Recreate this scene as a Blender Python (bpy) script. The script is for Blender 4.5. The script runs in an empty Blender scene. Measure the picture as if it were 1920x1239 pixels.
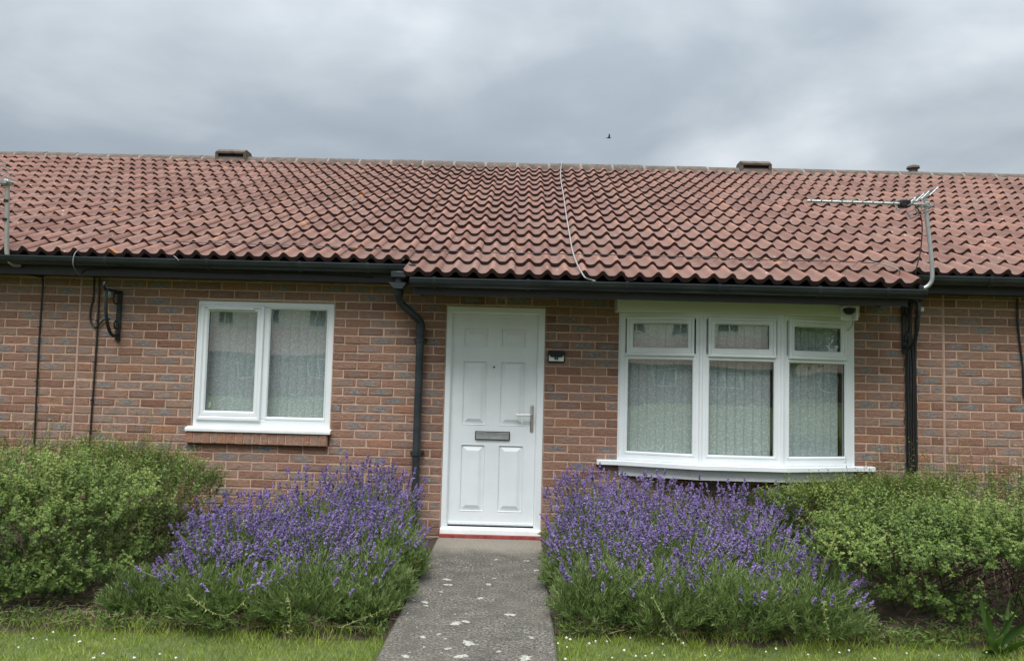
import bpy, bmesh, math, random
import numpy as np
from mathutils import Matrix, Vector
random.seed(7); rng = np.random.default_rng(7)
SC = bpy.context.scene
COL = SC.collection
R = math.radians

# ------------------------------------------------------------------ camera, sky, sun, exposure
CAM = (0.202, -6.5766, 1.397)
YAW, PITCH, ROLL = 0.0118317, 0.0619525, 0.02561477
fwd = Vector((-math.sin(YAW)*math.cos(PITCH), math.cos(YAW)*math.cos(PITCH), math.sin(PITCH)))
rgt = Vector((math.cos(YAW), math.sin(YAW), 0)); upv = rgt.cross(fwd)
r2 = rgt*math.cos(ROLL) + upv*math.sin(ROLL); u2 = -rgt*math.sin(ROLL) + upv*math.cos(ROLL)
cd = bpy.data.cameras.new('camera'); cam = bpy.data.objects.new('camera', cd); COL.objects.link(cam)
cd.sensor_width = 36; cd.lens = 36*1400/1920; cd.clip_end = 2000; cd.clip_start = .05
m = Matrix((r2, u2, -fwd)).transposed().to_4x4(); m.translation = CAM; cam.matrix_world = m
SC.camera = cam

SUN_EL, SUN_AZ = 64, 196            # degrees; azimuth 180 = straight behind the camera
w = bpy.data.worlds.new('World'); SC.world = w; w.use_nodes = True
nt = w.node_tree; nt.nodes.clear()
def N(t, kind, **kw):
    n = t.nodes.new(kind)
    for k, v in kw.items():
        if k == 'inp':
            for a, b in v.items(): n.inputs[a].default_value = b
        else: setattr(n, k, v)
    return n
def ramp(t, stops, src=None):
    r = t.nodes.new('ShaderNodeValToRGB'); e = r.color_ramp.elements
    while len(e) < len(stops): e.new(.5)
    for el, (p, c) in zip(e, stops):
        el.position = p; el.color = (*c, 1) if len(c) == 3 else c
    if src is not None: t.links.new(src, r.inputs[0])
    return r
def math_n(t, op, a, b=None, c=None, clamp=False):
    n = t.nodes.new('ShaderNodeMath'); n.operation = op; n.use_clamp = clamp
    for i, x in enumerate((a, b, c)):
        if x is None: continue
        if isinstance(x, (int, float)): n.inputs[i].default_value = x
        else: t.links.new(x, n.inputs[i])
    return n.outputs[0]
def mixc(t, fac, a, b, mode='MIX'):
    n = t.nodes.new('ShaderNodeMix'); n.data_type = 'RGBA'; n.blend_type = mode
    for i, x in ((0, fac), (6, a), (7, b)):
        if isinstance(x, (int, float)): n.inputs[i].default_value = x
        elif isinstance(x, tuple): n.inputs[i].default_value = (*x, 1)
        else: t.links.new(x, n.inputs[i])
    return n.outputs[2]
def noise(t, vec, scale, detail=3, rough=.55, dist=0):
    n = N(t, 'ShaderNodeTexNoise', inp={'Scale': scale, 'Detail': detail, 'Roughness': rough, 'Distortion': dist})
    if vec is not None: t.links.new(vec, n.inputs['Vector'])
    return n.outputs['Fac']
sky = N(nt, 'ShaderNodeTexSky', sky_type='NISHITA', sun_disc=False, sun_elevation=R(SUN_EL), sun_rotation=R(SUN_AZ))
tc = N(nt, 'ShaderNodeTexCoord'); sep = N(nt, 'ShaderNodeSeparateXYZ'); nt.links.new(tc.outputs['Generated'], sep.inputs[0])
zz = math_n(nt, 'MAXIMUM', sep.outputs[2], 0.0)
den = math_n(nt, 'ADD', zz, .22)
px = math_n(nt, 'DIVIDE', sep.outputs[0], den); py = math_n(nt, 'DIVIDE', sep.outputs[1], den)
cmb = N(nt, 'ShaderNodeCombineXYZ'); nt.links.new(px, cmb.inputs[0]); nt.links.new(py, cmb.inputs[1])
cmb.inputs[2].default_value = 57.7
n1 = noise(nt, cmb.outputs[0], .95, 6, .46, .25)
n2 = noise(nt, cmb.outputs[0], 2.6, 5, .5, .3)
cl = math_n(nt, 'ADD', math_n(nt, 'MULTIPLY', n1, .78), math_n(nt, 'MULTIPLY', n2, .22))
cr = ramp(nt, [(.36, (.325, .368, .41)), (.45, (.385, .435, .475)), (.53, (.52, .565, .60)), (.63, (.78, .815, .84))], cl)
# overcast sky: brighter towards the zenith, the same in every direction
grad = math_n(nt, 'MULTIPLY_ADD', math_n(nt, 'POWER', zz, 1.5), 2.1, .80)
SKYG = 2.9
cs = N(nt, 'ShaderNodeVectorMath', operation='SCALE'); nt.links.new(cr.outputs[0], cs.inputs[0])
nt.links.new(math_n(nt, 'MULTIPLY', grad, SKYG), cs.inputs['Scale'])
mixed = mixc(nt, .95, sky.outputs[0], cs.outputs[0])
bg = N(nt, 'ShaderNodeBackground', inp={'Strength': .1}); nt.links.new(mixed, bg.inputs[0])
wo = N(nt, 'ShaderNodeOutputWorld'); nt.links.new(bg.outputs[0], wo.inputs[0])

sl = bpy.data.lights.new('sun', 'SUN'); sl.energy = 1.5; sl.angle = R(42); sl.color = (1, .995, .985)
so = bpy.data.objects.new('sun', sl); COL.objects.link(so)
az = R(SUN_AZ); sd = Vector((math.sin(az)*math.cos(R(SUN_EL)), math.cos(az)*math.cos(R(SUN_EL)), math.sin(R(SUN_EL))))
so.rotation_euler = sd.to_track_quat('Z', 'Y').to_euler(); so.location = (0, -10, 20)

SC.view_settings.view_transform = 'Standard'; SC.view_settings.look = 'None'
SC.view_settings.gamma = 1; SC.view_settings.use_curve_mapping = False
SC.view_settings.exposure = 1.71
SC.cycles.max_bounces = 8; SC.cycles.transparent_max_bounces = 12
SC.cycles.caustics_reflective = False; SC.cycles.caustics_refractive = False

# ------------------------------------------------------------------ helpers
def at(px, py, Y):
    """point of the photograph's ray that lies at depth Y (photo pixels)"""
    d = r2*((px-960)/1400) - u2*((py-619.5)/1400) + fwd
    t = (Y-CAM[1])/d.y
    return Vector(CAM) + d*t
def to_px(P):
    d = Vector(P) - Vector(CAM); z = d.dot(fwd)
    return 960+1400*d.dot(r2)/z, 619.5-1400*d.dot(u2)/z, z

def mat(name, base=(.5,.5,.5), rough=.6, metal=0, spec=.5, bump=None):
    mm = bpy.data.materials.new(name); mm.use_nodes = True
    b = mm.node_tree.nodes['Principled BSDF']
    b.inputs['Base Color'].default_value = (*base, 1); b.inputs['Roughness'].default_value = rough
    b.inputs['Metallic'].default_value = metal; b.inputs['Specular IOR Level'].default_value = spec
    return mm
def bsdf(mm): return mm.node_tree, mm.node_tree.nodes['Principled BSDF']
def set_bump(t, b, h, strength, dist):
    n = N(t, 'ShaderNodeBump', inp={'Strength': strength, 'Distance': dist}); t.links.new(h, n.inputs['Height']); t.links.new(n.outputs[0], b.inputs['Normal'])
def position(t): return N(t, 'ShaderNodeNewGeometry').outputs['Position']
def scaled(t, v, s):
    n = N(t, 'ShaderNodeVectorMath', operation='MULTIPLY'); t.links.new(v, n.inputs[0]); n.inputs[1].default_value = s; return n.outputs[0]
def attr(t, name): return N(t, 'ShaderNodeAttribute', attribute_name=name).outputs['Fac']

def link(o, parent=None):
    COL.objects.link(o)
    if parent is not None: o.parent = parent
    return o
def tag(o, label=None, cat=None, group=None, kind=None):
    if label: o['label'] = label
    if cat: o['category'] = cat
    if group: o['group'] = group
    if kind: o['kind'] = kind
    return o
def empty(name, loc=(0,0,0), label=None, cat=None, group=None):
    o = bpy.data.objects.new(name, None); o.location = loc; o.empty_display_size = .1; COL.objects.link(o)
    return tag(o, label, cat, group)

def build_np(name, V, F, material, parent=None, attrs=None, smooth=False, uv=None, loc=None):
    """V (n,3), F list of arrays (k,3)/(k,4); attrs: dict name->(n,) floats on points"""
    V = np.asarray(V, np.float32)
    me = bpy.data.meshes.new(name)
    Fs = [np.asarray(f, np.int32) for f in (F if isinstance(F, list) else [F]) if len(f)]
    loops = np.concatenate([f.ravel() for f in Fs]); tot = np.concatenate([np.full(len(f), f.shape[1], np.int32) for f in Fs])
    start = np.concatenate([[0], np.cumsum(tot)[:-1]]).astype(np.int32)
    me.vertices.add(len(V)); me.vertices.foreach_set('co', V.ravel())
    me.loops.add(len(loops)); me.loops.foreach_set('vertex_index', loops)
    me.polygons.add(len(tot)); me.polygons.foreach_set('loop_start', start); me.polygons.foreach_set('loop_total', tot)
    me.polygons.foreach_set('use_smooth', np.full(len(tot), smooth))
    me.update(calc_edges=True)
    for k, a in (attrs or {}).items():
        at_ = me.attributes.new(k, 'FLOAT', 'POINT'); at_.data.foreach_set('value', np.asarray(a, np.float32))
    if uv is not None:
        l = me.uv_layers.new(name='UVMap'); l.data.foreach_set('uv', np.asarray(uv, np.float32)[loops].ravel())
    me.materials.append(material)
    o = bpy.data.objects.new(name, me); link(o, parent)
    if loc is not None: o.location = loc
    return o

class MB:
    """collects shapes into ONE mesh; every shape is appended with its own vertices"""
    def __init__(s): s.v = []; s.f = []
    def add(s, vs, fs):
        b = len(s.v); s.v += [tuple(v) for v in vs]; s.f += [tuple(i+b for i in f) for f in fs]; return s
    def box(s, x0, x1, y0, y1, z0, z1, c=0.0, M=None):
        """box with chamfer c on all edges"""
        if c <= 0:
            vs = [(x, y, z) for x in (x0, x1) for y in (y0, y1) for z in (z0, z1)]
            fs = [(0,1,3,2), (4,6,7,5), (0,4,5,1), (2,3,7,6), (0,2,6,4), (1,5,7,3)]
        else:
            X, Y, Z = (x0, x1), (y0, y1), (z0, z1); vs = []; idx = {}
            sg = (1, -1)
            for i in (0, 1):
                for j in (0, 1):
                    for k in (0, 1):
                        for ax in range(3):
                            p = [X[i]+sg[i]*c, Y[j]+sg[j]*c, Z[k]+sg[k]*c]
                            p[ax] = (X[i], Y[j], Z[k])[ax]
                            idx[i, j, k, ax] = len(vs); vs.append(tuple(p))
            fs = []
            def q(*ks): fs.append(tuple(idx[k] for k in ks))
            for i in (0, 1):
                a = [(i,0,0,0), (i,1,0,0), (i,1,1,0), (i,0,1,0)]; q(*(a if i else a[::-1]))
                a = [(0,i,0,1), (0,i,1,1), (1,i,1,1), (1,i,0,1)]; q(*(a if i else a[::-1]))
                a = [(0,0,i,2), (1,0,i,2), (1,1,i,2), (0,1,i,2)]; q(*(a if i else a[::-1]))
            for i in (0, 1):
                for j in (0, 1):
                    q((i,j,0,0), (i,j,1,0), (i,j,1,1), (i,j,0,1))
                    q((i,0,j,0), (i,1,j,0), (i,1,j,2), (i,0,j,2))
                    q((0,i,j,1), (1,i,j,1), (1,i,j,2), (0,i,j,2))
                    for k in (0, 1): q((i,j,k,0), (i,j,k,1), (i,j,k,2))
        if M is not None: vs = [tuple(M @ Vector(v)) for v in vs]
        return s.add(vs, fs)
    def tube(s, pts, r, n=8, cap=True):
        pts = [Vector(p) for p in pts]; rs = r if isinstance(r, (list, tuple)) else [r]*len(pts)
        vs = []; fs = []; prev = None
        for i, p in enumerate(pts):
            d = (pts[min(i+1, len(pts)-1)] - pts[max(i-1, 0)]).normalized()
            if prev is None: a = d.cross(Vector((0,0,1)) if abs(d.z) < .9 else Vector((1,0,0))).normalized()
            else: a = (prev - d*prev.dot(d)).normalized()
            prev = a; b = d.cross(a)
            for k in range(n):
                t = 2*math.pi*k/n; vs.append(tuple(p + (a*math.cos(t) + b*math.sin(t))*rs[i]))
        for i in range(len(pts)-1):
            for k in range(n):
                fs.append((i*n+k, i*n+(k+1) % n, (i+1)*n+(k+1) % n, (i+1)*n+k))
        if cap: fs.append(tuple(range(n))[::-1]); fs.append(tuple((len(pts)-1)*n+k for k in range(n)))
        return s.add(vs, fs)
    def prism(s, prof, ax, a0, a1):
        """closed profile (list of 2-tuples) extruded along axis ax ('x','y','z') from a0 to a1"""
        def P(u, v, a): return {'x': (a, u, v), 'y': (u, a, v), 'z': (u, v, a)}[ax]
        n = len(prof); vs = [P(u, v, a0) for u, v in prof] + [P(u, v, a1) for u, v in prof]
        fs = [(i, (i+1) % n, n+(i+1) % n, n+i) for i in range(n)] + [tuple(range(n))[::-1], tuple(range(n, 2*n))]
        return s.add(vs, fs)
    def frame(s, x0, x1, z0, z1, w, yf, yb, bev=0.006, M=None):
        """mitred rectangular frame in the xz plane; face at yf (towards -y), back at yb, inner edge chamfered"""
        if not isinstance(w, (tuple, list)): w = (w, w, w, w)    # left right bottom top
        O = [(x0, z0), (x1, z0), (x1, z1), (x0, z1)]
        I = [(x0+w[0], z0+w[2]), (x1-w[1], z0+w[2]), (x1-w[1], z1-w[3]), (x0+w[0], z1-w[3])]
        I2 = [(x0+w[0]-bev, z0+w[2]-bev), (x1-w[1]+bev, z0+w[2]-bev), (x1-w[1]+bev, z1-w[3]+bev), (x0+w[0]-bev, z1-w[3]+bev)]
        o2 = bev*.5
        O2 = [(x0+o2, z0+o2), (x1-o2, z0+o2), (x1-o2, z1-o2), (x0+o2, z1-o2)]
        rings = [[(x, yb, z) for x, z in O], [(x, yf+o2, z) for x, z in O], [(x, yf, z) for x, z in O2], [(x, yf, z) for x, z in I2], [(x, yf+bev, z) for x, z in I], [(x, yb, z) for x, z in I]]
        vs = [p for r in rings for p in r]; fs = []
        for r in range(6):
            for k in range(4):
                a, b = r*4+k, r*4+(k+1) % 4; c, d = ((r+1) % 6)*4+(k+1) % 4, ((r+1) % 6)*4+k
                fs.append((a, b, c, d))
        if M is not None: vs = [tuple(M @ Vector(v)) for v in vs]
        return s.add(vs, fs)
    def build(s, name, material, parent=None, smooth=False, loc=None, angle=40):
        me = bpy.data.meshes.new(name)
        vs = s.v
        if loc is not None: vs = [(v[0]-loc[0], v[1]-loc[1], v[2]-loc[2]) for v in vs]
        me.from_pydata(vs, [], s.f); me.materials.append(material)
        bm = bmesh.new(); bm.from_mesh(me); bmesh.ops.recalc_face_normals(bm, faces=bm.faces); bm.to_mesh(me); bm.free()
        o = bpy.data.objects.new(name, me); link(o, parent)
        if loc is not None: o.location = loc
        if smooth:
            me.polygons.foreach_set('use_smooth', [True]*len(me.polygons))
            try: me.set_sharp_from_angle(angle=R(angle))
            except Exception: pass
        return o

def smooth_path(pts, n=6):
    pts = [Vector(p) for p in pts]; out = []
    P = [pts[0]*2-pts[1]] + pts + [pts[-1]*2-pts[-2]]
    for i in range(1, len(P)-2):
        a, b, c, d = P[i-1:i+3]
        for k in range(n):
            t = k/n
            out.append(.5*((2*b) + (c-a)*t + (2*a-5*b+4*c-d)*t*t + (3*b-a-3*c+d)*t**3))
    out.append(pts[-1]); return out
def vnoise(p, s=1.0, seed=0):
    """cheap smooth noise in -1..1 on (n,3) points"""
    r = np.random.default_rng(seed); out = np.zeros(len(p))
    for i in range(6):
        k = r.normal(size=3)*s*(1+i*.55); out += np.sin(p@k + r.uniform(0, 6.28))/(1+i*.35)
    return out/3

# ------------------------------------------------------------------ materials
def brick_material():
    mm = mat('brick_clay', rough=.88, spec=.2); t, b = bsdf(mm); pos = position(t)
    base = ramp(t, [(0, (.285, .146, .100)), (.25, (.375, .202, .140)), (.5, (.445, .258, .182)), (.72, (.425, .28, .215)), (.9, (.45, .235, .155)), (1, (.50, .255, .145))], attr(t, 'tone'))
    st = ramp(t, [(.36, (0,0,0)), (.66, (1,1,1))], noise(t, scaled(t, pos, (9, 9, 42)), 3.0, 5, .65, 1.3)).outputs[0]
    fine = noise(t, pos, 120, 3, .6)
    c = mixc(t, math_n(t, 'MULTIPLY', st, .75), base.outputs[0], mixc(t, .55, base.outputs[0], (.19, .12, .09)))
    uvn = N(t, 'ShaderNodeUVMap'); su = N(t, 'ShaderNodeSeparateXYZ'); t.links.new(uvn.outputs[0], su.inputs[0])
    wob = math_n(t, 'MULTIPLY_ADD', noise(t, pos, 26, 4, .65), .9, -.45)
    du = math_n(t, 'DIVIDE', math_n(t, 'SUBTRACT', su.outputs[0], .5), .46)
    dv = math_n(t, 'DIVIDE', math_n(t, 'SUBTRACT', su.outputs[1], .48), .50)
    rr = math_n(t, 'SQRT', math_n(t, 'ADD', math_n(t, 'MULTIPLY', du, du), math_n(t, 'MULTIPLY', dv, dv)))
    rr = math_n(t, 'ADD', rr, wob)
    ov = ramp(t, [(.45, (1,1,1)), (1.0, (0,0,0))], rr).outputs[0]
    gcol = ramp(t, [(.3, (.12, .125, .13)), (.46, (.22, .225, .225)), (.58, (.33, .325, .315)), (.7, (.52, .50, .47))], noise(t, scaled(t, pos, (14, 14, 60)), 2.2, 4, .65, .5)).outputs[0]
    c = mixc(t, math_n(t, 'MULTIPLY', ov, attr(t, 'burn')), c, gcol)
    wh = ramp(t, [(.60, (0,0,0)), (.74, (1,1,1))], noise(t, scaled(t, pos, (7, 7, 20)), 2.6, 6, .7, .6)).outputs[0]
    c = mixc(t, math_n(t, 'MULTIPLY', wh, .38), c, (.50, .43, .37))
    c = mixc(t, .45, c, mixc(t, 1, c, ramp(t, [(.25, (.55,.55,.55)), (.75, (1.45,1.45,1.45))], fine).outputs[0], 'MULTIPLY'))
    t.links.new(c, b.inputs['Base Color'])
    set_bump(t, b, math_n(t, 'ADD', st, math_n(t, 'MULTIPLY', fine, .5)), 1, .006)
    return mm
M_brick = brick_material()
def noisy(name, c0, c1, scale, rough=.85, bump=.3, bd=.003, spec=.3, stretch=(1,1,1), detail=5, metal=0):
    mm = mat(name, c0, rough, metal, spec); t, b = bsdf(mm); p = scaled(t, position(t), stretch)
    n = noise(t, p, scale, detail, .62); r = ramp(t, [(.3, c0), (.7, c1)], n); t.links.new(r.outputs[0], b.inputs['Base Color'])
    if bump: set_bump(t, b, noise(t, p, scale*2.3, 4, .6), bump, bd)
    return mm
M_mortar = noisy('mortar_buff', (.41, .285, .215), (.545, .40, .31), 30, .95, .5, .003)
M_mastic = mat('pink_mastic', (.42, .30, .245), .8)
M_white = noisy('white_upvc', (.715, .75, .76), (.79, .82, .83), 3.5, .28, 0)
M_whitedirty = noisy('weathered_white_upvc', (.68, .70, .69), (.80, .81, .80), 9, .36, 0)
M_cream = mat('cream_upvc', (.62, .64, .56), .4)
M_dark = noisy('dark_brown_upvc', (.030, .028, .035), (.046, .044, .054), 4, .38, 0)
M_gutter = noisy('black_gutter_pvc', (.018, .022, .025), (.042, .05, .056), 7, .33, 0, stretch=(.4,1,1))
M_black = noisy('black_rubber', (.010, .011, .012), (.018, .019, .02), 20, .55, .1)
M_iron = noisy('dark_painted_iron', (.010, .013, .014), (.03, .036, .036), 25, .5, .3, .002)
M_steel = mat('brushed_steel', (.62, .61, .57), .34, 1)
M_alu = noisy('galvanised_grey_metal', (.33, .345, .345), (.46, .48, .475), 20, .45, .1, metal=.55)
M_rustgalv = noisy('rusty_galvanised_tube', (.30, .31, .30), (.40, .35, .30), 12, .6, .2, metal=.35)
M_red = noisy('worn_red_paint', (.24, .03, .028), (.36, .09, .08), 22, .6, .2, .001)
M_lead = noisy('grey_sealant', (.35, .35, .34), (.45, .44, .42), 30, .7, .2)
M_dusk = mat('dim_room_paint', (.08, .08, .08), .9)
M_soil = noisy('dry_brown_soil', (.03, .023, .016), (.075, .058, .04), 14, .95, .8, .02)
M_lawnsoil = noisy('lawn_thatch', (.055, .075, .022), (.11, .13, .045), 8, .95, .6, .01)
M_straw = noisy('dry_straw', (.14, .105, .065), (.34, .27, .17), 30, .9, 0)
M_twig = noisy('brown_twig', (.06, .042, .03), (.15, .11, .08), 40, .9, .2)
M_lichen = noisy('pale_lichen', (.14, .14, .12), (.50, .50, .44), 120, .95, .5, .002)
M_flash = mat('pale_ridge_mortar', (.20, .175, .16), .9)
M_cablegrey = mat('pale_grey_cable', (.25, .25, .24), .55)
M_cableblack = mat('black_cable', (.012, .012, .013), .5)
M_cablemid = mat('dull_grey_cable', (.17, .17, .17), .6)
M_cabledim = mat('weathered_dark_cable', (.06, .05, .05), .6)

def glass_material():
    mm = bpy.data.materials.new('window_glass'); mm.use_nodes = True; t = mm.node_tree; t.nodes.clear()
    lw = N(t, 'ShaderNodeLayerWeight', inp={'Blend': .5})
    f = math_n(t, 'MULTIPLY_ADD', math_n(t, 'POWER', lw.outputs['Facing'], 4), .82, .115)
    tr = N(t, 'ShaderNodeBsdfTransparent', inp={'Color': (.93, .96, .95, 1)}); gl = N(t, 'ShaderNodeBsdfGlossy', inp={'Roughness': .0, 'Color': (1, 1, 1, 1)})
    wv = noise(t, position(t), 1.3, 2, .5); bp = N(t, 'ShaderNodeBump', inp={'Strength': .25, 'Distance': .012}); t.links.new(wv, bp.inputs['Height']); t.links.new(bp.outputs[0], gl.inputs['Normal'])
    mx = N(t, 'ShaderNodeMixShader'); t.links.new(f, mx.inputs[0]); t.links.new(tr.outputs[0], mx.inputs[1]); t.links.new(gl.outputs[0], mx.inputs[2])
    o = N(t, 'ShaderNodeOutputMaterial'); t.links.new(mx.outputs[0], o.inputs[0]); return mm
M_glass = glass_material()
def blind_material():
    mm = mat('leaf_patterned_blind_fabric', rough=.9, spec=.1); t, b = bsdf(mm)
    p = position(t); q = N(t, 'ShaderNodeVectorMath', operation='ADD'); t.links.new(p, q.inputs[0])
    dn = N(t, 'ShaderNodeTexNoise', inp={'Scale': 24, 'Detail': 2}); t.links.new(p, dn.inputs['Vector']); t.links.new(scaled(t, dn.outputs['Color'], (.05,.05,.05)), q.inputs[1])
    v = N(t, 'ShaderNodeTexVoronoi', feature='SMOOTH_F1', inp={'Scale': 62, 'Smoothness': .3}); t.links.new(q.outputs[0], v.inputs['Vector'])
    pat = ramp(t, [(.28, (.82, .83, .85)), (.42, (.63, .66, .69)), (.55, (.56, .60, .63))], v.outputs['Distance'])
    t.links.new(pat.outputs[0], b.inputs['Base Color']); b.inputs['Transmission Weight'].default_value = 0
    return mm
M_blind = blind_material()

def tile_material():
    mm = mat('terracotta_concrete_tile', rough=.9, spec=.2); t, b = bsdf(mm); pos = position(t)
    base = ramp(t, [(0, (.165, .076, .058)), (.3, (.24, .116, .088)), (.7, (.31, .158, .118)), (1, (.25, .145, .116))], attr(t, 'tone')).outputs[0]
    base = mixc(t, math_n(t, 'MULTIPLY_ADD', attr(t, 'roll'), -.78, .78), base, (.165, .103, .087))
    base = mixc(t, math_n(t, 'MULTIPLY', attr(t, 'lip'), .9), base, (.045, .029, .028))  # front lip darkened: edge dirt plus the course shadow line painted into the colour
    big = noise(t, pos, 2.2, 5, .6); med = noise(t, pos, 17, 6, .7); fine = noise(t, pos, 190, 3, .6)
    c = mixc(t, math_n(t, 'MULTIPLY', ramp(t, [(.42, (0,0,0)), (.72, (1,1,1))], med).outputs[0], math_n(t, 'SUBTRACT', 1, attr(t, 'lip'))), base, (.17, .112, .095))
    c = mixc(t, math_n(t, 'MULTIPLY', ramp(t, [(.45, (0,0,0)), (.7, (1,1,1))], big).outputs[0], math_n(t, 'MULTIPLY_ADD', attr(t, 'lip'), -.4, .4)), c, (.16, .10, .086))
    sp = N(t, 'ShaderNodeTexVoronoi', inp={'Scale': 34}); t.links.new(pos, sp.inputs['Vector'])
    gate = ramp(t, [(.52, (0,0,0)), (.62, (1,1,1))], noise(t, pos, 9, 3, .6)).outputs[0]
    dots = ramp(t, [(.16, (1,1,1)), (.26, (0,0,0))], sp.outputs['Distance']).outputs[0]
    c = mixc(t, math_n(t, 'MULTIPLY', math_n(t, 'MULTIPLY', dots, gate), .75), c, (.085, .07, .06))
    sp2 = N(t, 'ShaderNodeTexVoronoi', inp={'Scale': 7.5, 'Randomness': 1}); t.links.new(pos, sp2.inputs['Vector'])
    l2 = ramp(t, [(.09, (1,1,1)), (.13, (0,0,0))], math_n(t, 'MULTIPLY_ADD', med, .08, sp2.outputs['Distance'])).outputs[0]
    c = mixc(t, math_n(t, 'MULTIPLY', l2, .7), c, (.52, .47, .41))
    sp3 = N(t, 'ShaderNodeTexVoronoi', inp={'Scale': 1.9}); t.links.new(pos, sp3.inputs['Vector'])
    l3 = ramp(t, [(.10, (1,1,1)), (.15, (0,0,0))], math_n(t, 'MULTIPLY_ADD', med, .08, sp3.outputs['Distance'])).outputs[0]
    c = mixc(t, math_n(t, 'MULTIPLY', l3, .55), c, (.45, .22, .08))
    c = mixc(t, .5, c, mixc(t, 1, c, ramp(t, [(.25, (.6,.6,.6)), (.75, (1.4,1.4,1.4))], fine).outputs[0], 'MULTIPLY'))
    t.links.new(c, b.inputs['Base Color']); set_bump(t, b, math_n(t, 'ADD', math_n(t, 'MULTIPLY', fine, .5), med), .5, .004)
    return mm
M_tile = tile_material()
def ridge_material():
    mm = mat('weathered_ridge_tile', rough=.95, spec=.2); t, b = bsdf(mm); pos = position(t)
    c = ramp(t, [(.3, (.07, .06, .052)), (.5, (.125, .10, .085)), (.7, (.18, .15, .13))], noise(t, pos, 11, 6, .7)).outputs[0]
    g = ramp(t, [(.55, (0,0,0)), (.7, (1,1,1))], noise(t, pos, 5, 5, .7)).outputs[0]
    c = mixc(t, math_n(t, 'MULTIPLY', g, .6), c, (.12, .125, .085)); t.links.new(c, b.inputs['Base Color'])
    set_bump(t, b, noise(t, pos, 60, 4, .7), .6, .006); return mm
M_ridge = ridge_material()
def path_material():
    mm = mat('weathered_concrete', rough=.93, spec=.25); t, b = bsdf(mm); pos = position(t)
    agg = noise(t, pos, 62, 5, .8); med = noise(t, pos, 7, 6, .65); big = noise(t, pos, 2.1, 4, .6)
    c = ramp(t, [(.38, (.026, .024, .021)), (.5, (.108, .10, .085)), (.62, (.30, .28, .24))], agg).outputs[0]
    c = mixc(t, math_n(t, 'MULTIPLY', ramp(t, [(.38, (0,0,0)), (.62, (1,1,1))], med).outputs[0], .6), c, (.045, .042, .037))
    c = mixc(t, math_n(t, 'MULTIPLY', ramp(t, [(.4, (0,0,0)), (.65, (1,1,1))], big).outputs[0], .35), c, (.12, .108, .086))
    sy = N(t, 'ShaderNodeSeparateXYZ'); t.links.new(pos, sy.inputs[0])
    near = math_n(t, 'ADD', sy.outputs[1], math_n(t, 'MULTIPLY_ADD', big, .45, -.22))
    clean = ramp(t, [(.0, (0,0,0)), (1, (1,1,1))], math_n(t, 'MULTIPLY_ADD', near, 3.2, 2.1, True)).outputs[0]
    c = mixc(t, math_n(t, 'MULTIPLY', clean, .55), c, mixc(t, agg, (.21, .19, .15), (.40, .36, .30)))
    v = N(t, 'ShaderNodeTexVoronoi', inp={'Scale': 22}); t.links.new(pos, v.inputs['Vector'])
    sp = ramp(t, [(.10, (1,1,1)), (.17, (0,0,0))], math_n(t, 'MULTIPLY_ADD', agg, .10, v.outputs['Distance'])).outputs[0]
    gate = ramp(t, [(.55, (0,0,0)), (.66, (1,1,1))], noise(t, pos, 4, 3, .6)).outputs[0]
    c = mixc(t, math_n(t, 'MULTIPLY', math_n(t, 'MULTIPLY', sp, gate), .6), c, (.45, .45, .40))
    t.links.new(c, b.inputs['Base Color']); set_bump(t, b, agg, .7, .006); return mm
M_path = path_material()
def leaf_material(name, stops, trans=.28, rough=.55):
    mm = bpy.data.materials.new(name); mm.use_nodes = True; t, b = bsdf(mm)
    c = ramp(t, stops, attr(t, 'tone')).outputs[0]; t.links.new(c, b.inputs['Base Color']); b.inputs['Roughness'].default_value = rough; b.inputs['Specular IOR Level'].default_value = .3
    tr = N(t, 'ShaderNodeBsdfTranslucent'); t.links.new(mixc(t, 1, c, (1.25, 1.3, .7), 'MULTIPLY'), tr.inputs[0])
    mx = N(t, 'ShaderNodeMixShader', inp={0: trans}); o = t.nodes['Material Output']
    t.links.new(b.outputs[0], mx.inputs[1]); t.links.new(tr.outputs[0], mx.inputs[2]); t.links.new(mx.outputs[0], o.inputs[0]); return mm
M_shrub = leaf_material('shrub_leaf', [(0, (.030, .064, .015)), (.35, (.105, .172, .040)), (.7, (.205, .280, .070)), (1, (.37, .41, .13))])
M_lavleaf = leaf_material('lavender_leaf', [(0, (.035, .065, .022)), (.5, (.115, .175, .052)), (1, (.26, .31, .13))])
M_lavstem = leaf_material('lavender_stem', [(0, (.10, .17, .045)), (.6, (.19, .27, .08)), (1, (.32, .34, .15))], .15)
M_lavflower = leaf_material('lavender_flower', [(0, (.095, .07, .13)), (.35, (.18, .13, .30)), (.7, (.275, .20, .44)), (1, (.43, .345, .58))], .25, .8)
M_grass = leaf_material('grass_blade', [(0, (.09, .145, .018)), (.5, (.235, .32, .044)), (.85, (.38, .43, .09)), (1, (.50, .46, .20))], .3)
M_weed = leaf_material('weed_stem', [(0, (.19, .23, .07)), (1, (.36, .36, .16))], .2)
M_dock = leaf_material('dock_leaf', [(0, (.04, .085, .02)), (1, (.085, .16, .035))], .35, .45)
M_petal = mat('white_clover_petal', (.66, .63, .58), .8)

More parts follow.
